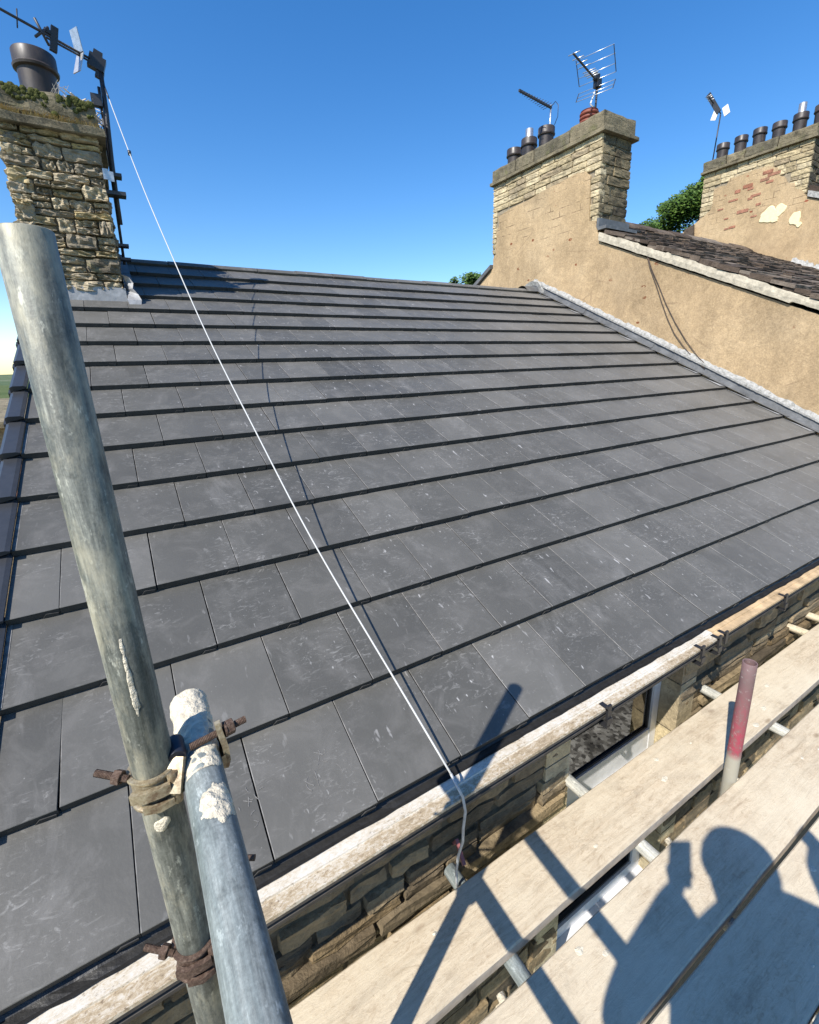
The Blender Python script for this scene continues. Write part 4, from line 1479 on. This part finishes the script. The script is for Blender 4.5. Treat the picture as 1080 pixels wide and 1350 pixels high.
# far aerial
td = thing('television_aerial', 'small television aerial with crossed vanes on a thin mast above the far row of pots', 'aerial', (X2 + .34, 6.05, 5.6))
bx_ = X2 + .34
rel(td, bar(td, (bx_, 6.02, 5.5), (bx_, 5.95, 6.64), .014, m_darkmetal, 'mast'))
B0, B1 = Vector((bx_, 5.95, 6.66)), Vector((bx_ - .75, 5.86, 6.80))
rel(td, bar(td, B0, B1, .014, m_darkmetal, 'boom'))
q_ = MB()
c = B0.lerp(B1, .6)
q_.box((-.012, -.05, -.27), (.012, .05, .27), Matrix.Translation(c) @ Matrix.Rotation(-.55, 4, 'X'))
rel(td, q_.build('dipole_vane', m_darkmetal, td))
for s_ in (1, -1):
    q_ = MB(); q_.box((-.01, -.06, -.10), (.01, .06, .10), Matrix.Translation(B0 + Vector((-.05, -.12 * s_ - .02, .0))) @ Matrix.Rotation(-.35 * s_, 4, 'X'))
    rel(td, q_.build('reflector', m_pale, td))
for t in (.8, .92, 1.0):
    c = B0.lerp(B1, t); rel(td, bar(td, c - Vector((0, .07, 0)), c + Vector((0, .07, 0)), .006, m_alu, 'director', 6))

# ------------------------------------------------------------------ cord from the mast to the scaffold
pts = []
a, b = Vector((.405, 3.98, 3.44)), Vector((.822, -.062, .012))
for i in range(61):
    t = i / 60
    p = a.lerp(b, t); p.z -= 4 * .315 * t * (1 - t)
    p.x += .004 * math.sin(t * 22) * t
    pts.append(p)
cb = MB(); cb.mat(m_blackplastic); cb.tube(pts[:3], .006, 8)
cb.mat(m_cord); cb.tube(pts[2:], .0034, 8)
k_ = pts[9]
cb.mat(m_blackplastic); cb.tube([k_ - Vector((0, 0, .015)), k_ + Vector((0, 0, .015))], .011, 8)
cb.mat(m_cordgrey)
cb.tube([pts[-1], (.838, -.10, -.05), (.842, -.108, -.10), (.838, -.102, -.17), (.840, -.098, -.225), (.836, -.08, -.30), (.843, -.06, -.39), (.85, -.05, -.47), (.86, -.06, -.52)], .0045, 8)
tag(cb.build('washing_line', None, None, True), 'thin white cord stretched from the left aerial mast over the tiles to the scaffold', 'cord')

# ------------------------------------------------------------------ SCAFFOLDING
TR = .02415
def tube_thing(name, label, a, b, mtl, group=None, hollow=True, r=TR, cat='scaffold tube', wall=.004):
    a, b = Vector(a), Vector(b)
    L = (b - a).length
    q_ = MB()
    n = 40
    q_.lathe([(r - wall, .12), (r - wall, .001), (r - wall * .7, 0), (r - .0007, 0), (r, .0007)] + [(r, L * i / 12) for i in range(1, 12)] + [(r, L - .0007), (r - .0007, L), (r - wall * .7, L), (r - wall, L - .001), (r - wall, L - .12)], (0, 0, 0), (0, 0, 1), n)
    q_.lathe([(r - wall, .119), (0.0001, .119)], (0, 0, 0), (0, 0, 1), n)
    q_.lathe([(r - wall, L - .119), (0.0001, L - .119)], (0, 0, 0), (0, 0, 1), n)
    ob = q_.build(name, mtl, None, True)
    shade_auto(ob, 50)
    ob.location = a
    ob.rotation_mode = 'QUATERNION'
    ob.rotation_quaternion = (b - a).to_track_quat('Z', 'Y')
    tag(ob, label, cat, group)
    return ob

PA = Vector((.113, -.394, .8)); PD = Vector((-.0257, .0247, .9994)).normalized()
def pole_at(z): return PA + PD * ((z - PA.z) / PD.z)
BA = Vector((.168, -.4, .706)); BD = Vector((.011, -.9948, -.1016)).normalized()
def blue_at(y): return BA + BD * ((y - BA.y) / BD.y)
pole = tube_thing('scaffold_standard', 'tall weathered grey upright scaffold tube at left, open at the top', pole_at(-5.65), pole_at(1.343), m_pole, 'scaffold standards')
blue = tube_thing('guard_rail', 'blue grey guard rail tube clamped to the tall upright, end caked in cement', blue_at(-.285), blue_at(-.955), m_blue)
blue.rotation_mode = 'QUATERNION'
tube_thing('guard_rail', 'lower mid rail tube hidden beneath the blue grey rail', (.178, -.27, .385), (.176, -.955, .352), m_pole)
tube_thing('scaffold_standard', 'short upright scaffold stub with worn red paint standing between two boards', (2.022, -.336, -.85), (2.015, -.336, .090), m_redtube, 'scaffold standards')
tube_thing('scaffold_standard', 'upright scaffold tube at the outer edge of the platform behind the photographer', (.17, -1.72, -5.65), (.17, -1.72, 1.45), m_pole, 'scaffold standards')
TZ = -.515
for i, (x, y0, y1, mm, lb_) in enumerate((
        (.878, .028, -1.9, m_blue, 'transom tube under the boards nearest the hanging cord, red clip on its end'),
        (1.515, .052, -1.9, m_putlog, 'dusty transom tube under the boards with its end before the window pane'),
        (2.565, .062, -1.9, m_putlog, 'dusty transom tube under the boards with its end right of the window'),
        (3.63, .06, -1.9, m_beigetube, 'cement stained transom tube, nearer of the close pair beyond the red stub'),
        (3.90, .06, -1.9, m_beigetube, 'cement stained transom tube, farther of the close pair beyond the red stub'))):
    tube_thing('transom', lb_, (x, y0, TZ), (x + .012, y1, TZ), mm, 'transoms under the scaffold boards')
tube_thing('ledger', 'long cement stained ledger tube running under the gap between the first two boards', (-.6, -.35, -.574), (4.6, -.345, -.574), m_beigetube)
tube_thing('ledger', 'outer ledger tube under the back edge of the platform', (-.6, -1.70, -.574), (4.6, -1.70, -.574), m_pole)

tube_thing('scaffold_standard', 'upright scaffold tube at the outer edge of the platform, to the right', (2.05, -1.72, -5.65), (2.05, -1.72, .75), m_pole, 'scaffold standards')
tube_thing('diagonal_brace', 'slanting brace tube under the outer edge of the platform', (.1, -1.78, -5.4), (2.9, -1.78, -.9), m_pole)
tube_thing('diagonal_brace', 'second slanting brace tube crossing under the outer edge of the platform', (3.9, -1.84, -5.4), (1.1, -1.84, -.9), m_putlog)
tube_thing('ledger', 'low ledger tube of the scaffold a metre above the ground', (-.6, -1.70, -3.2), (4.6, -1.70, -3.2), m_putlog)
for xq, lq in ((1.625, 'small cement stained coupler on the ledger just right of the window transom'), (2.12, 'small cement stained coupler on the ledger at the foot of the red stub'), (.80, 'small cement stained coupler on the ledger near the hanging cord')):
    tq = thing('scaffold_coupler', lq, 'scaffold coupler', (xq, -.348, -.574), 'couplers on the ledger')
    q_ = MB()
    r0 = TR + .0006
    q_.lathe([(r0, -.024), (r0 + .006, -.024), (r0 + .009, -.017), (r0 + .005, -.008), (r0 + .005, .008), (r0 + .009, .017), (r0 + .006, .024), (r0, .024)], (xq, -.348, -.574), (1, 0, 0), 24)
    rel(tq, q_.build('clamp_band', m_beigetube, tq, True))
    q_ = MB(); q_.lathe([(.0001, .0), (.012, .0), (.012, .05), (.0001, .05)], (xq, -.36, -.545), (.15, 1, .25), 12)
    rel(tq, q_.build('bolt', m_cement, tq, True))
    q_ = MB(); q_.box((xq - .02, -.375, -.60), (xq + .02, -.325, -.538)); rel(tq, q_.build('saddle', m_beigetube, tq))

# boards
def board(x0, x1, y0, y1, mtl, label, seed, skew=0.0):
    bm = bmesh.new()
    n = 40
    r_ = random.Random(seed)
    W = y1 - y0
    prof = [(0, -.038), (0, -.004), (.004, 0), (W * .25, .0005), (W * .5, .0008), (W * .75, .0005), (W - .004, 0), (W, -.004), (W, -.038)]
    rings = []
    for i in range(n + 1):
        x = x0 + (x1 - x0) * i / n
        ring = []
        for j, (py, pz) in enumerate(prof):
            nz = .0012 * noise.noise(Vector((x * 3, seed, j))); ny = .0022 * noise.noise(Vector((x * 5, seed + 5, j * .1)))
            ring.append(bm.verts.new((x - (x0 + x1) / 2, y0 + py + ny - (y0 + y1) / 2 + skew * (x - x0), pz + nz)))
        rings.append(ring)
    k = len(prof)
    for i in range(n):
        for j in range(k):
            f = bm.faces.new((rings[i][j], rings[i][(j + 1) % k], rings[i + 1][(j + 1) % k], rings[i + 1][j]))
            f.material_index = 0 if 1 <= j <= 6 else 1
    bm.faces.new(rings[0]).material_index = 1
    bm.faces.new(rings[-1][::-1]).material_index = 1
    bmesh.ops.recalc_face_normals(bm, faces=bm.faces)
    me = bpy.data.meshes.new('scaffold_board'); bm.to_mesh(me); bm.free()
    me.materials.append(mtl); me.materials.append(m_boardedge)
    ob = link('scaffold_board', me, None, ((x0 + x1) / 2, (y0 + y1) / 2, -.45))
    return tag(ob, label, 'scaffold board', 'boards of the scaffold platform')
board(-.55, 4.15, -.285, -.068, m_boards[0], 'pale scaffold board nearest the house wall, lying beside the gutter', 1)
board(.30, 4.10, -.580, -.360, m_boards[1], 'second scaffold board from the wall, with the head shadow across it', 2, .002)
board(.25, 4.12, -.806, -.594, m_boards[2], 'third scaffold board from the wall, mostly in shadow at the lower right', 3)
board(-.5, 4.05, -1.03, -.812, m_boards[0], 'fourth scaffold board from the wall, just past the lower right corner', 4)
board(-.5, 4.1, -1.26, -1.04, m_boards[1], 'fifth scaffold board from the wall, under the photographer', 5)
board(-.5, 4.1, -1.49, -1.27, m_boards[2], 'outermost scaffold board of the platform', 6)

rq = random.Random(41)
for bname in ('scaffold_board', 'scaffold_board.001', 'scaffold_board.002'):
    bo = bpy.data.objects[bname]
    for i in range(9):
        q_ = MB()
        cx_, cy_ = rq.uniform(-1.5, 1.2), rq.uniform(-.09, .09)
        R_ = rq.uniform(.004, .014); n_ = 9
        ring = []
        for ring_r, hh in ((1, .0006), (.72, .0016), (.3, .0024)):
            for k_ in range(n_):
                a_ = 2 * math.pi * k_ / n_
                w_ = ring_r * R_ * (1 + .5 * noise.noise(Vector((math.cos(a_) * 1.5 + i, math.sin(a_) * 1.5, cx_ * 9))))
                q_.v.append(Vector((cx_ + math.cos(a_) * w_ * 1.5, cy_ + math.sin(a_) * w_, hh)))
        for r_i in range(2):
            for k_ in range(n_):
                q_.face((r_i * n_ + k_, r_i * n_ + (k_ + 1) % n_, (r_i + 1) * n_ + (k_ + 1) % n_, (r_i + 1) * n_ + k_))
        q_.face([2 * n_ + k_ for k_ in range(n_)])
        q_.build('mortar_splash', m_cement, bo)

# couplers
def threaded(b, a, e, r=.0047, pitch=.0019, n=10):
    a, e = Vector(a), Vector(e); L = (e - a).length
    pr_ = [(0.0001, 0)]
    h = 0
    while h < L:
        pr_ += [(r * .86, h), (r, h + pitch * .5)]
        h += pitch
    pr_ += [(r * .8, L), (0.0001, L)]
    b.lathe(pr_, a, e - a, n)
def nut(b, c, ax, r=.0125, h=.012):
    ax = Vector(ax).normalized(); u = ax.orthogonal().normalized(); w = ax.cross(u)
    vs = []
    for hh, rr_ in ((-h / 2, r * .94), (-h / 2 + .001, r), (h / 2 - .001, r), (h / 2, r * .94)):
        for k in range(6):
            t = k * math.pi / 3 + .3
            vs.append(Vector(c) + ax * hh + (u * math.cos(t) + w * math.sin(t)) * rr_)
    fs = [tuple(range(6))[::-1], tuple(range(18, 24))]
    for i in range(3):
        for k in range(6):
            fs.append((i * 6 + k, i * 6 + (k + 1) % 6, (i + 1) * 6 + (k + 1) % 6, (i + 1) * 6 + k))
    b.add(vs, fs)
def strap(b, pts, width, thick, side):
    """flat curved strap through pts; side = width direction"""
    side = Vector(side).normalized()
    base = len(b.v)
    pts = [Vector(p) for p in pts]
    for i, p in enumerate(pts):
        d = (pts[min(i + 1, len(pts) - 1)] - pts[max(i - 1, 0)]).normalized()
        nrm = d.cross(side).normalized()
        wv = width[i] if isinstance(width, (list, tuple)) else width
        for sx, tx in ((-1, -1), (1, -1), (1, 1), (-1, 1)):
            b.v.append(p + side * wv * .5 * sx + nrm * thick * .5 * tx)
    n = len(pts)
    for i in range(n - 1):
        for k in range(4):
            b.face((base + i * 4 + k, base + i * 4 + (k + 1) % 4, base + (i + 1) * 4 + (k + 1) % 4, base + (i + 1) * 4 + k))
    b.face([base + k for k in range(4)]); b.face([base + (n - 1) * 4 + k for k in range(4)][::-1])

def coupler(c, zc, label, body, rusty, full=True):
    t = thing('scaffold_coupler', label, 'scaffold coupler', c, 'couplers on the tall upright')
    ax = PD
    q_ = MB()
    r0 = TR + .0005
    pf = [(r0, -.022), (r0 + .0058, -.022), (r0 + .0064, -.021), (r0 + .0064, -.019), (r0 + .0058, -.018), (r0 + .003, -.017), (r0 + .003, .017), (r0 + .0058, .018), (r0 + .0064, .019), (r0 + .0064, .021), (r0 + .0058, .022), (r0, .022)]
    q_.lathe(pf, c, ax, 40)
    rel(t, shade_auto(q_.build('clamp_band', body, t, True), 45))
    right = Vector((.85, -.52, 0)).normalized()      # towards picture right
    front = Vector((-.52, -.85, 0)).normalized()     # towards the camera
    q_ = MB()
    # hinge lug at right front
    hc = c + right * .030 + front * .012
    q_.lathe([(.0001, -.022), (.0062, -.022), (.007, -.019), (.007, .019), (.0062, .022), (.0001, .022)], hc, ax, 14)
    strap(q_, [c + front * .0335 - right * .012 + ax * .004, c + front * .034 + right * .004 + ax * .006, c + front * .026 + right * .022 + ax * .007, hc + front * .008 + ax * .007], .0135, .0065, ax)
    strap(q_, [c + front * .0335 + right * .0 - ax * .014, c + front * .03 + right * .018 - ax * .014, hc + front * .007 - ax * .014], .009, .006, ax)
    rel(t, shade_auto(q_.build('hinge', body, t, True), 45))
    # left bolt with nut, eye bolt lying on picture left
    q_ = MB()
    bl = c - right * .020 + front * .020 + ax * .020
    be = bl - right * .042 + ax * .006 - front * .004
    threaded(q_, bl, be)
    rel(t, q_.build('bolt', m_rust, t))
    q_ = MB(); nut(q_, bl.lerp(be, .32), be - bl, .0088, .010); rel(t, q_.build('nut', m_rust, t))
    return t, right, front

cz = .706
c1 = pole_at(cz)
t1, rgt, frt = coupler(c1, cz, 'plated steel coupler joining the blue grey rail to the tall upright', m_coupler, False)
# second half, over the blue rail
bc = blue_at(-.393)
bax = BD
upv = (Vector((0, 0, 1)) - bax * bax.z).normalized()
sidev = bax.cross(upv).normalized()
if sidev.dot(rgt) < 0: sidev = -sidev
q_ = MB()
r0 = TR + .0006
q_.lathe([(r0, -.020), (r0 + .005, -.020), (r0 + .0055, 0), (r0 + .005, .020), (r0, .020)], bc, bax, 26, math.radians(75), math.radians(285), upv)
rel(t1, shade_auto(q_.build('saddle', m_coupler, t1, True), 45))
q_ = MB()
lk = [bc - sidev * .026 + upv * .030 + bax * .012, bc - sidev * .030 + upv * .018 + bax * .026, bc - sidev * .033 + upv * .002 + bax * .040, bc - sidev * .030 - upv * .018 + bax * .050, c1 + rgt * .030 + frt * .010 + PD * .026]
strap(q_, lk[:3] + [c1 + rgt * .036 + frt * .012 + PD * .012, c1 + rgt * .034 + frt * .014 - PD * .004], [.020, .018, .013, .012, .018], .009, (sidev * .8 + bax * .5))
rel(t1, shade_auto(q_.build('link_arm', m_coupler, t1, True), 45))
q_ = MB()
q_.lathe([(.0001, -.015), (.0105, -.015), (.0115, -.012), (.0115, .012), (.0105, .015), (.0001, .015)], bc - sidev * .026 + upv * .030 + bax * .0, bax, 14)
rel(t1, shade_auto(q_.build('pivot', m_darkcoupler, t1, True), 45))
q_ = MB()
b0 = bc - sidev * .010 + upv * .030 + bax * .006; b1 = bc + sidev * .063 + upv * .030 - bax * .004
threaded(q_, b0, b1, .0050)
rel(t1, q_.build('bolt', m_rust, t1))
q_ = MB(); nut(q_, b0.lerp(b1, .70), b1 - b0, .0102, .011)
q_.lathe([(.0001, -.0075), (.0105, -.0075), (.0105, -.005), (.0001, -.005)], b0.lerp(b1, .70), b1 - b0, 16)
rel(t1, q_.build('nut', m_rust, t1))
q_ = MB()
fl0 = b0.lerp(b1, .50)
strap(q_, [fl0 + upv * .016 - bax * .002, fl0 + upv * .006 + bax * .001 + sidev * .001, bc + sidev * .0315 + upv * .012 + bax * .006, bc + sidev * .0315 - upv * .006 + bax * .010, bc + sidev * .028 - upv * .018 + bax * .010], [.006, .010, .015, .017, .016], .0075, bax)
rel(t1, shade_auto(q_.build('flap', m_coupler, t1, True), 45))

cz2 = .408
c2 = pole_at(cz2)
t2, rgt, frt = coupler(c2, cz2, 'rusty lower coupler clamped round the tall upright at the bottom of the picture', m_rust, True)
q_ = MB()
threaded(q_, (.165, -.30, .425), (.222, -.335, .425), .005)
rel(t2, q_.build('bolt', m_rust, t2))

# cement caked on the tubes (as parts of the tubes, in tube-local coordinates)
def cement_patch(parent, z0, z1, a0, a1, amp, thr, seed, nz=60, na=40, r=TR, name='cement_splash'):
    q_ = MB()
    for i in range(nz + 1):
        for j in range(na + 1):
            z = z0 + (z1 - z0) * i / nz; a = a0 + (a1 - a0) * j / na
            p = Vector((math.cos(a) * r * 40, math.sin(a) * r * 40, z * 40))
            du = (i / nz - .5) * 2 if z0 > .004 else i / nz
            dv = (j / na - .5) * 2
            e = (1.0 if z0 < .004 else .70) - math.sqrt(du * du + dv * dv) + .42 * noise.noise(p * .9 + Vector((0, seed, 0))) + .22 * noise.noise(p * 2.7)
            h = min(1, max(0, e * 3.2)) * amp * (.65 + .5 * noise.noise(p * 2.1 + Vector((seed, 0, 0))) + .3 * noise.noise(p * 6)) - (.002 if e < .05 else 0)
            rr_ = r + max(-.0015, min(h, amp * 1.5))
            q_.v.append(Vector((math.cos(a) * rr_, math.sin(a) * rr_, z)))
    for i in range(nz):
        for j in range(na):
            k = i * (na + 1) + j
            q_.face((k, k + 1, k + na + 2, k + na + 1))
    return q_.build(name, m_cement, parent, True)
def local_angle(ob, vec):
    ob_m = ob.rotation_quaternion.to_matrix()
    l = ob_m.inverted() @ Vector(vec)
    return math.atan2(l.y, l.x)
ca = local_angle(blue, (-.45, -.1, .9))
cement_patch(blue, 0.0, .15, ca - 2.4, ca + 1.35, .0030, .003, 3, 90, 60)
cb_ = local_angle(blue, (.12, -.1, 1))
cement_patch(blue, .160, .240, cb_ - 1.3, cb_ + 1.0, .0034, .003, 8, 36, 36)
cp_ = local_angle(pole, (-.45, -.9, 0))
def pl_z(z): return (pole_at(z) - pole_at(-5.65)).length
cement_patch(pole, pl_z(.640), pl_z(.674), cp_ - .3, cp_ + 1.15, .0034, .0026, 5, 26, 26)
cement_patch(pole, pl_z(.78), pl_z(.95), cp_ + .20, cp_ + .72, .0016, .0022, 15, 50, 20)
rdd = MB()
# red plastic clip on the transom end by the cord
rdd.box((-.006, -.035, -.004), (.006, .04, .006), Matrix.Translation((.905, .0, -.43)) @ Matrix.Rotation(.5, 4, 'X') @ Matrix.Rotation(-.2, 4, 'Z'))
rdd.box((-.006, .03, -.03), (.006, .04, .0), Matrix.Translation((.905, .0, -.43)) @ Matrix.Rotation(.5, 4, 'X') @ Matrix.Rotation(-.2, 4, 'Z'))
M = Mat('dull_red_paint', .5); M.color((.28, .10, .09)); 
tag(rdd.build('transom_clip', M.m), 'small dull red metal hook on the end of the transom by the cord', 'hook')

# ------------------------------------------------------------------ PHOTOGRAPHER (outside the frame, casts the shadow on the boards)
def person():
    J = {
        'pelvis': (.23, -1.22, .42, .17), 'waist': (.23, -1.21, .60, .165), 'chest': (.235, -1.17, .82, .185), 'neckb': (.225, -1.15, 1.01, .085), 'neck': (.23, -1.135, 1.06, .058),
        'head0': (.235, -1.12, 1.12, .084), 'head1': (.235, -1.125, 1.20, .100), 'head2': (.235, -1.13, 1.27, .078),
        'shl': (.03, -1.045, .975, .072), 'ell': (-.13, -.99, .80, .055), 'wrl': (.03, -1.01, 1.03, .042), 'hal': (.085, -1.01, 1.11, .034),
        'shr': (.42, -1.215, .975, .072), 'elr': (.625, -1.29, .80, .06), 'wrr': (.60, -1.215, 1.05, .052), 'har': (.595, -1.20, 1.12, .04),
        'hpl': (.11, -1.15, .38, .10), 'knl': (.10, -1.12, .02, .07), 'anl': (.07, -1.16, -.36, .045), 'tol': (.11, -1.02, -.415, .034),
        'hpr': (.29, -1.23, .38, .10), 'knr': (.33, -1.22, .02, .07), 'anr': (.34, -1.27, -.36, .045), 'tor': (.40, -1.13, -.415, .034)}
    E = [('pelvis', 'waist'), ('waist', 'chest'), ('chest', 'neckb'), ('neckb', 'neck'), ('neck', 'head0'), ('head0', 'head1'), ('head1', 'head2'),
         ('chest', 'shl'), ('shl', 'ell'), ('ell', 'wrl'), ('wrl', 'hal'), ('chest', 'shr'), ('shr', 'elr'), ('elr', 'wrr'), ('wrr', 'har'),
         ('pelvis', 'hpl'), ('hpl', 'knl'), ('knl', 'anl'), ('anl', 'tol'), ('pelvis', 'hpr'), ('hpr', 'knr'), ('knr', 'anr'), ('anr', 'tor')]
    # fingers
    for side_, sx in (('l', 1), ('r', -1)):
        h = Vector(J['ha' + side_][:3])
        for i in range(4):
            b = h + Vector((sx * (-.022 + .015 * i), .0, .02))
            J['f%s%da' % (side_, i)] = (*b, .0095)
            J['f%s%db' % (side_, i)] = (*(b + Vector((sx * .012, .028, .035))), .0085)
            J['f%s%dc' % (side_, i)] = (*(b + Vector((sx * .03, .012, .058 - .004 * abs(i - 1)))), .007)
            E += [('ha' + side_, 'f%s%da' % (side_, i)), ('f%s%da' % (side_, i), 'f%s%db' % (side_, i)), ('f%s%db' % (side_, i), 'f%s%dc' % (side_, i))]
        b = h + Vector((sx * .028, -.01, .005))
        J['t%sa' % side_] = (*b, .011); J['t%sb' % side_] = (*(b + Vector((sx * .022, -.015, .035))), .009)
        E += [('ha' + side_, 't%sa' % side_), ('t%sa' % side_, 't%sb' % side_)]
    names = list(J)
    me = bpy.data.meshes.new('person')
    me.from_pydata([J[k][:3] for k in names], [(names.index(a), names.index(b)) for a, b in E], [])
    ob = bpy.data.objects.new('person', me); COL.objects.link(ob)
    sk = ob.modifiers.new('skin', 'SKIN')
    for i, k in enumerate(names):
        sv = me.skin_vertices[0].data[i]
        r = J[k][3]
        sv.radius = (r, r) if k not in ('chest', 'waist', 'pelvis') else (r * 1.15, r * .85)
        sv.use_root = (k == 'pelvis')
    ss = ob.modifiers.new('smooth', 'SUBSURF'); ss.levels = 2; ss.render_levels = 2
    dg = bpy.context.evaluated_depsgraph_get()
    me2 = bpy.data.meshes.new_from_object(ob.evaluated_get(dg))
    bpy.data.objects.remove(ob)
    me2.materials.clear()
    for mm in (m_cloth, m_trouser, m_skin): me2.materials.append(mm)
    for p in me2.polygons:
        p.use_smooth = True
        c = p.center
        if c.z > 1.045: p.material_index = 2
        elif c.z < .40: p.material_index = 1
    return me2
pm = person()
pe = link('person', pm)
tag(pe, 'person in dark jacket on the scaffold boards holding up a phone, casting the shadow', 'person')
hc = MB()
hc.lathe([(.112, 0), (.113, .03), (.104, .07), (.07, .10), (.0001, .112)], (.235, -1.128, 1.19), (-.03, -.06, 1), 24)
hc.build('cap', m_hair, pe, True)
fcs = MB()
fcs.lathe([(.0001, .034), (.010, .03), (.017, .012), (.016, 0)], (.268, -1.028, 1.145), (.35, 1, 0), 10)
fcs.lathe([(.0001, .004), (.022, .002), (.024, 0)], (.262, -1.05, 1.10), (.35, 1, 0), 10)
fcs.build('face_features', m_skin, pe, True)
ey = MB()
for s_ in (-1, 1): ey.lathe([(.0001, .008), (.008, .005), (.010, 0)], (.268 + s_ * .032, -1.032 - s_ * .012, 1.18), (.35, 1, 0), 10)
ey.build('eyes', m_gasket, pe, True)
ph = MB()
ph.box((-.037, -.075, -.004), (.037, .075, .004), Matrix.Translation(CAM - FWD * .018 + DOWN * .055 - RIGHT * .02) @ Matrix(((RIGHT.x, DOWN.x, FWD.x), (RIGHT.y, DOWN.y, FWD.y), (RIGHT.z, DOWN.z, FWD.z))).to_4x4())
tag(ph.build('phone', m_blackplastic), 'black phone held up in the hand of the photographer, out of frame', 'phone')

# ------------------------------------------------------------------ TREES and far buildings
def crown(name, parent, cells, n, leaf, mtl, seed):
    r_ = random.Random(seed)
    q_ = MB()
    for i in range(n):
        c, rad = cells[r_.randrange(len(cells))]
        d = Vector((r_.gauss(0, 1), r_.gauss(0, 1), r_.gauss(0, 1))).normalized() * rad * (r_.random() ** .4)
        d.z *= .8
        p = Vector(c) + d
        u = Vector((r_.gauss(0, 1), r_.gauss(0, 1), r_.gauss(0, .6))).normalized()
        w = u.orthogonal().normalized(); s_ = leaf * r_.uniform(.6, 1.3)
        q_.add([p - u * s_, p + w * s_ * .55, p + u * s_, p - w * s_ * .55], [(0, 1, 2, 3)])
    return q_.build(name, mtl, parent)
def tree(label, base, cells, n, leaf, mtl, seed, group=None):
    t = thing('tree', label, 'tree', base, group)
    b = Vector(base)
    q_ = MB()
    top = Vector(cells[0][0])
    q_.tube([b, b.lerp(top, .4) + Vector((.2, 0, 0)), b.lerp(top, .75), top], .3, 8, True, [.35, .27, .18, .08])
    for c, rad in cells[1:8]:
        q_.tube([b.lerp(top, .5), (b.lerp(top, .6) + Vector(c)) / 2, Vector(c)], .1, 6, True, [.16, .1, .04])
    rel(t, q_.build('trunk', m_trunk, t, True))
    rel(t, crown('crown', t, cells, n, leaf, mtl, seed))
    return t
r3 = random.Random(77)
c0 = Vector((26.0, 34.2, 7.4))
tree('small round green tree showing just above the ridge, left of a pair', (26, 34.2, -5.7), [(c0 + Vector((r3.uniform(-.7, .7), r3.uniform(-.5, .5), r3.uniform(-1.4, .9))), r3.uniform(.4, .75)) for i in range(12)], 2600, .13, m_leaf, 1, 'trees beyond the ridge')
c0 = Vector((27.6, 32.9, 7.6))
tree('small round green tree showing just above the ridge beside the middle chimney', (27.6, 32.9, -5.7), [(c0 + Vector((r3.uniform(-.7, .7), r3.uniform(-.5, .5), r3.uniform(-1.4, .9))), r3.uniform(.4, .8)) for i in range(12)], 2600, .13, m_leaf, 2, 'trees beyond the ridge')
# large tree: outline rises from (30.3,19.8,9.9) to (34.2,18.2,12.5)
cells = []
for i in range(70):
    t = r3.random() * 1.6
    topz = 9.75 + 2.75 * t - .2 * max(0, t - 1)
    x = 30.2 + 4.0 * t; y = 19.9 - 1.55 * t
    rad = r3.uniform(.45, .9)
    z = topz - rad * .9 - abs(r3.gauss(0, 1.1))
    cells.append((Vector((x + r3.uniform(0, 1.4), y + r3.uniform(0, 1.6), z)), rad))
cells.insert(0, (Vector((34, 18.8, 9.0)), 1.2))
tree('large dense green tree sloping up behind the far chimney', (34, 18.8, -5.7), cells, 26000, .12, m_leafdark, 5)
for lab_, b_, hh_, sd_ in (('distant pale green treetop just visible low between the left chimney and the pole', (-3.5, 60, -5.7), 5.2, 31),):
    c0 = Vector((b_[0], b_[1], hh_ - 5))
    tree(lab_, b_, [(c0 + Vector((r3.uniform(-1.6, 1.6), r3.uniform(-1, 1), r3.uniform(-2, .6))), r3.uniform(.7, 1.2)) for i in range(12)], 2500, .2, m_leaf, sd_)

# outbuilding down at the left
ob_t = thing('stone_outbuilding', 'low stone building with pale slab roof glimpsed beyond the left verge', 'building', (-4.2, 11, -5.7))
q_ = MB(); q_.box((-6.4, 9.2, -5.7), (-1.45, 13.6, .42)); rel(ob_t, q_.build('wall', m_wallstone, ob_t))
q_ = MB(); q_.prism([(9.05, .40), (13.75, .40), (13.75, .5), (12.0, .78), (9.05, .5)], lambda p, a: Vector((a, p[0], p[1])), -6.6, -1.3); rel(ob_t, q_.build('roof', m_filler if False else m_cap, ob_t))
for i in range(5):
    zz_ = -.1 - i * .22
    q_ = MB(); q_.box((-3.5, 9.17, zz_ - .09), (-1.43, 9.2, zz_ + .06)); rel(ob_t, q_.build('stone_course', m_redstone if i % 2 else m_wallstone, ob_t))
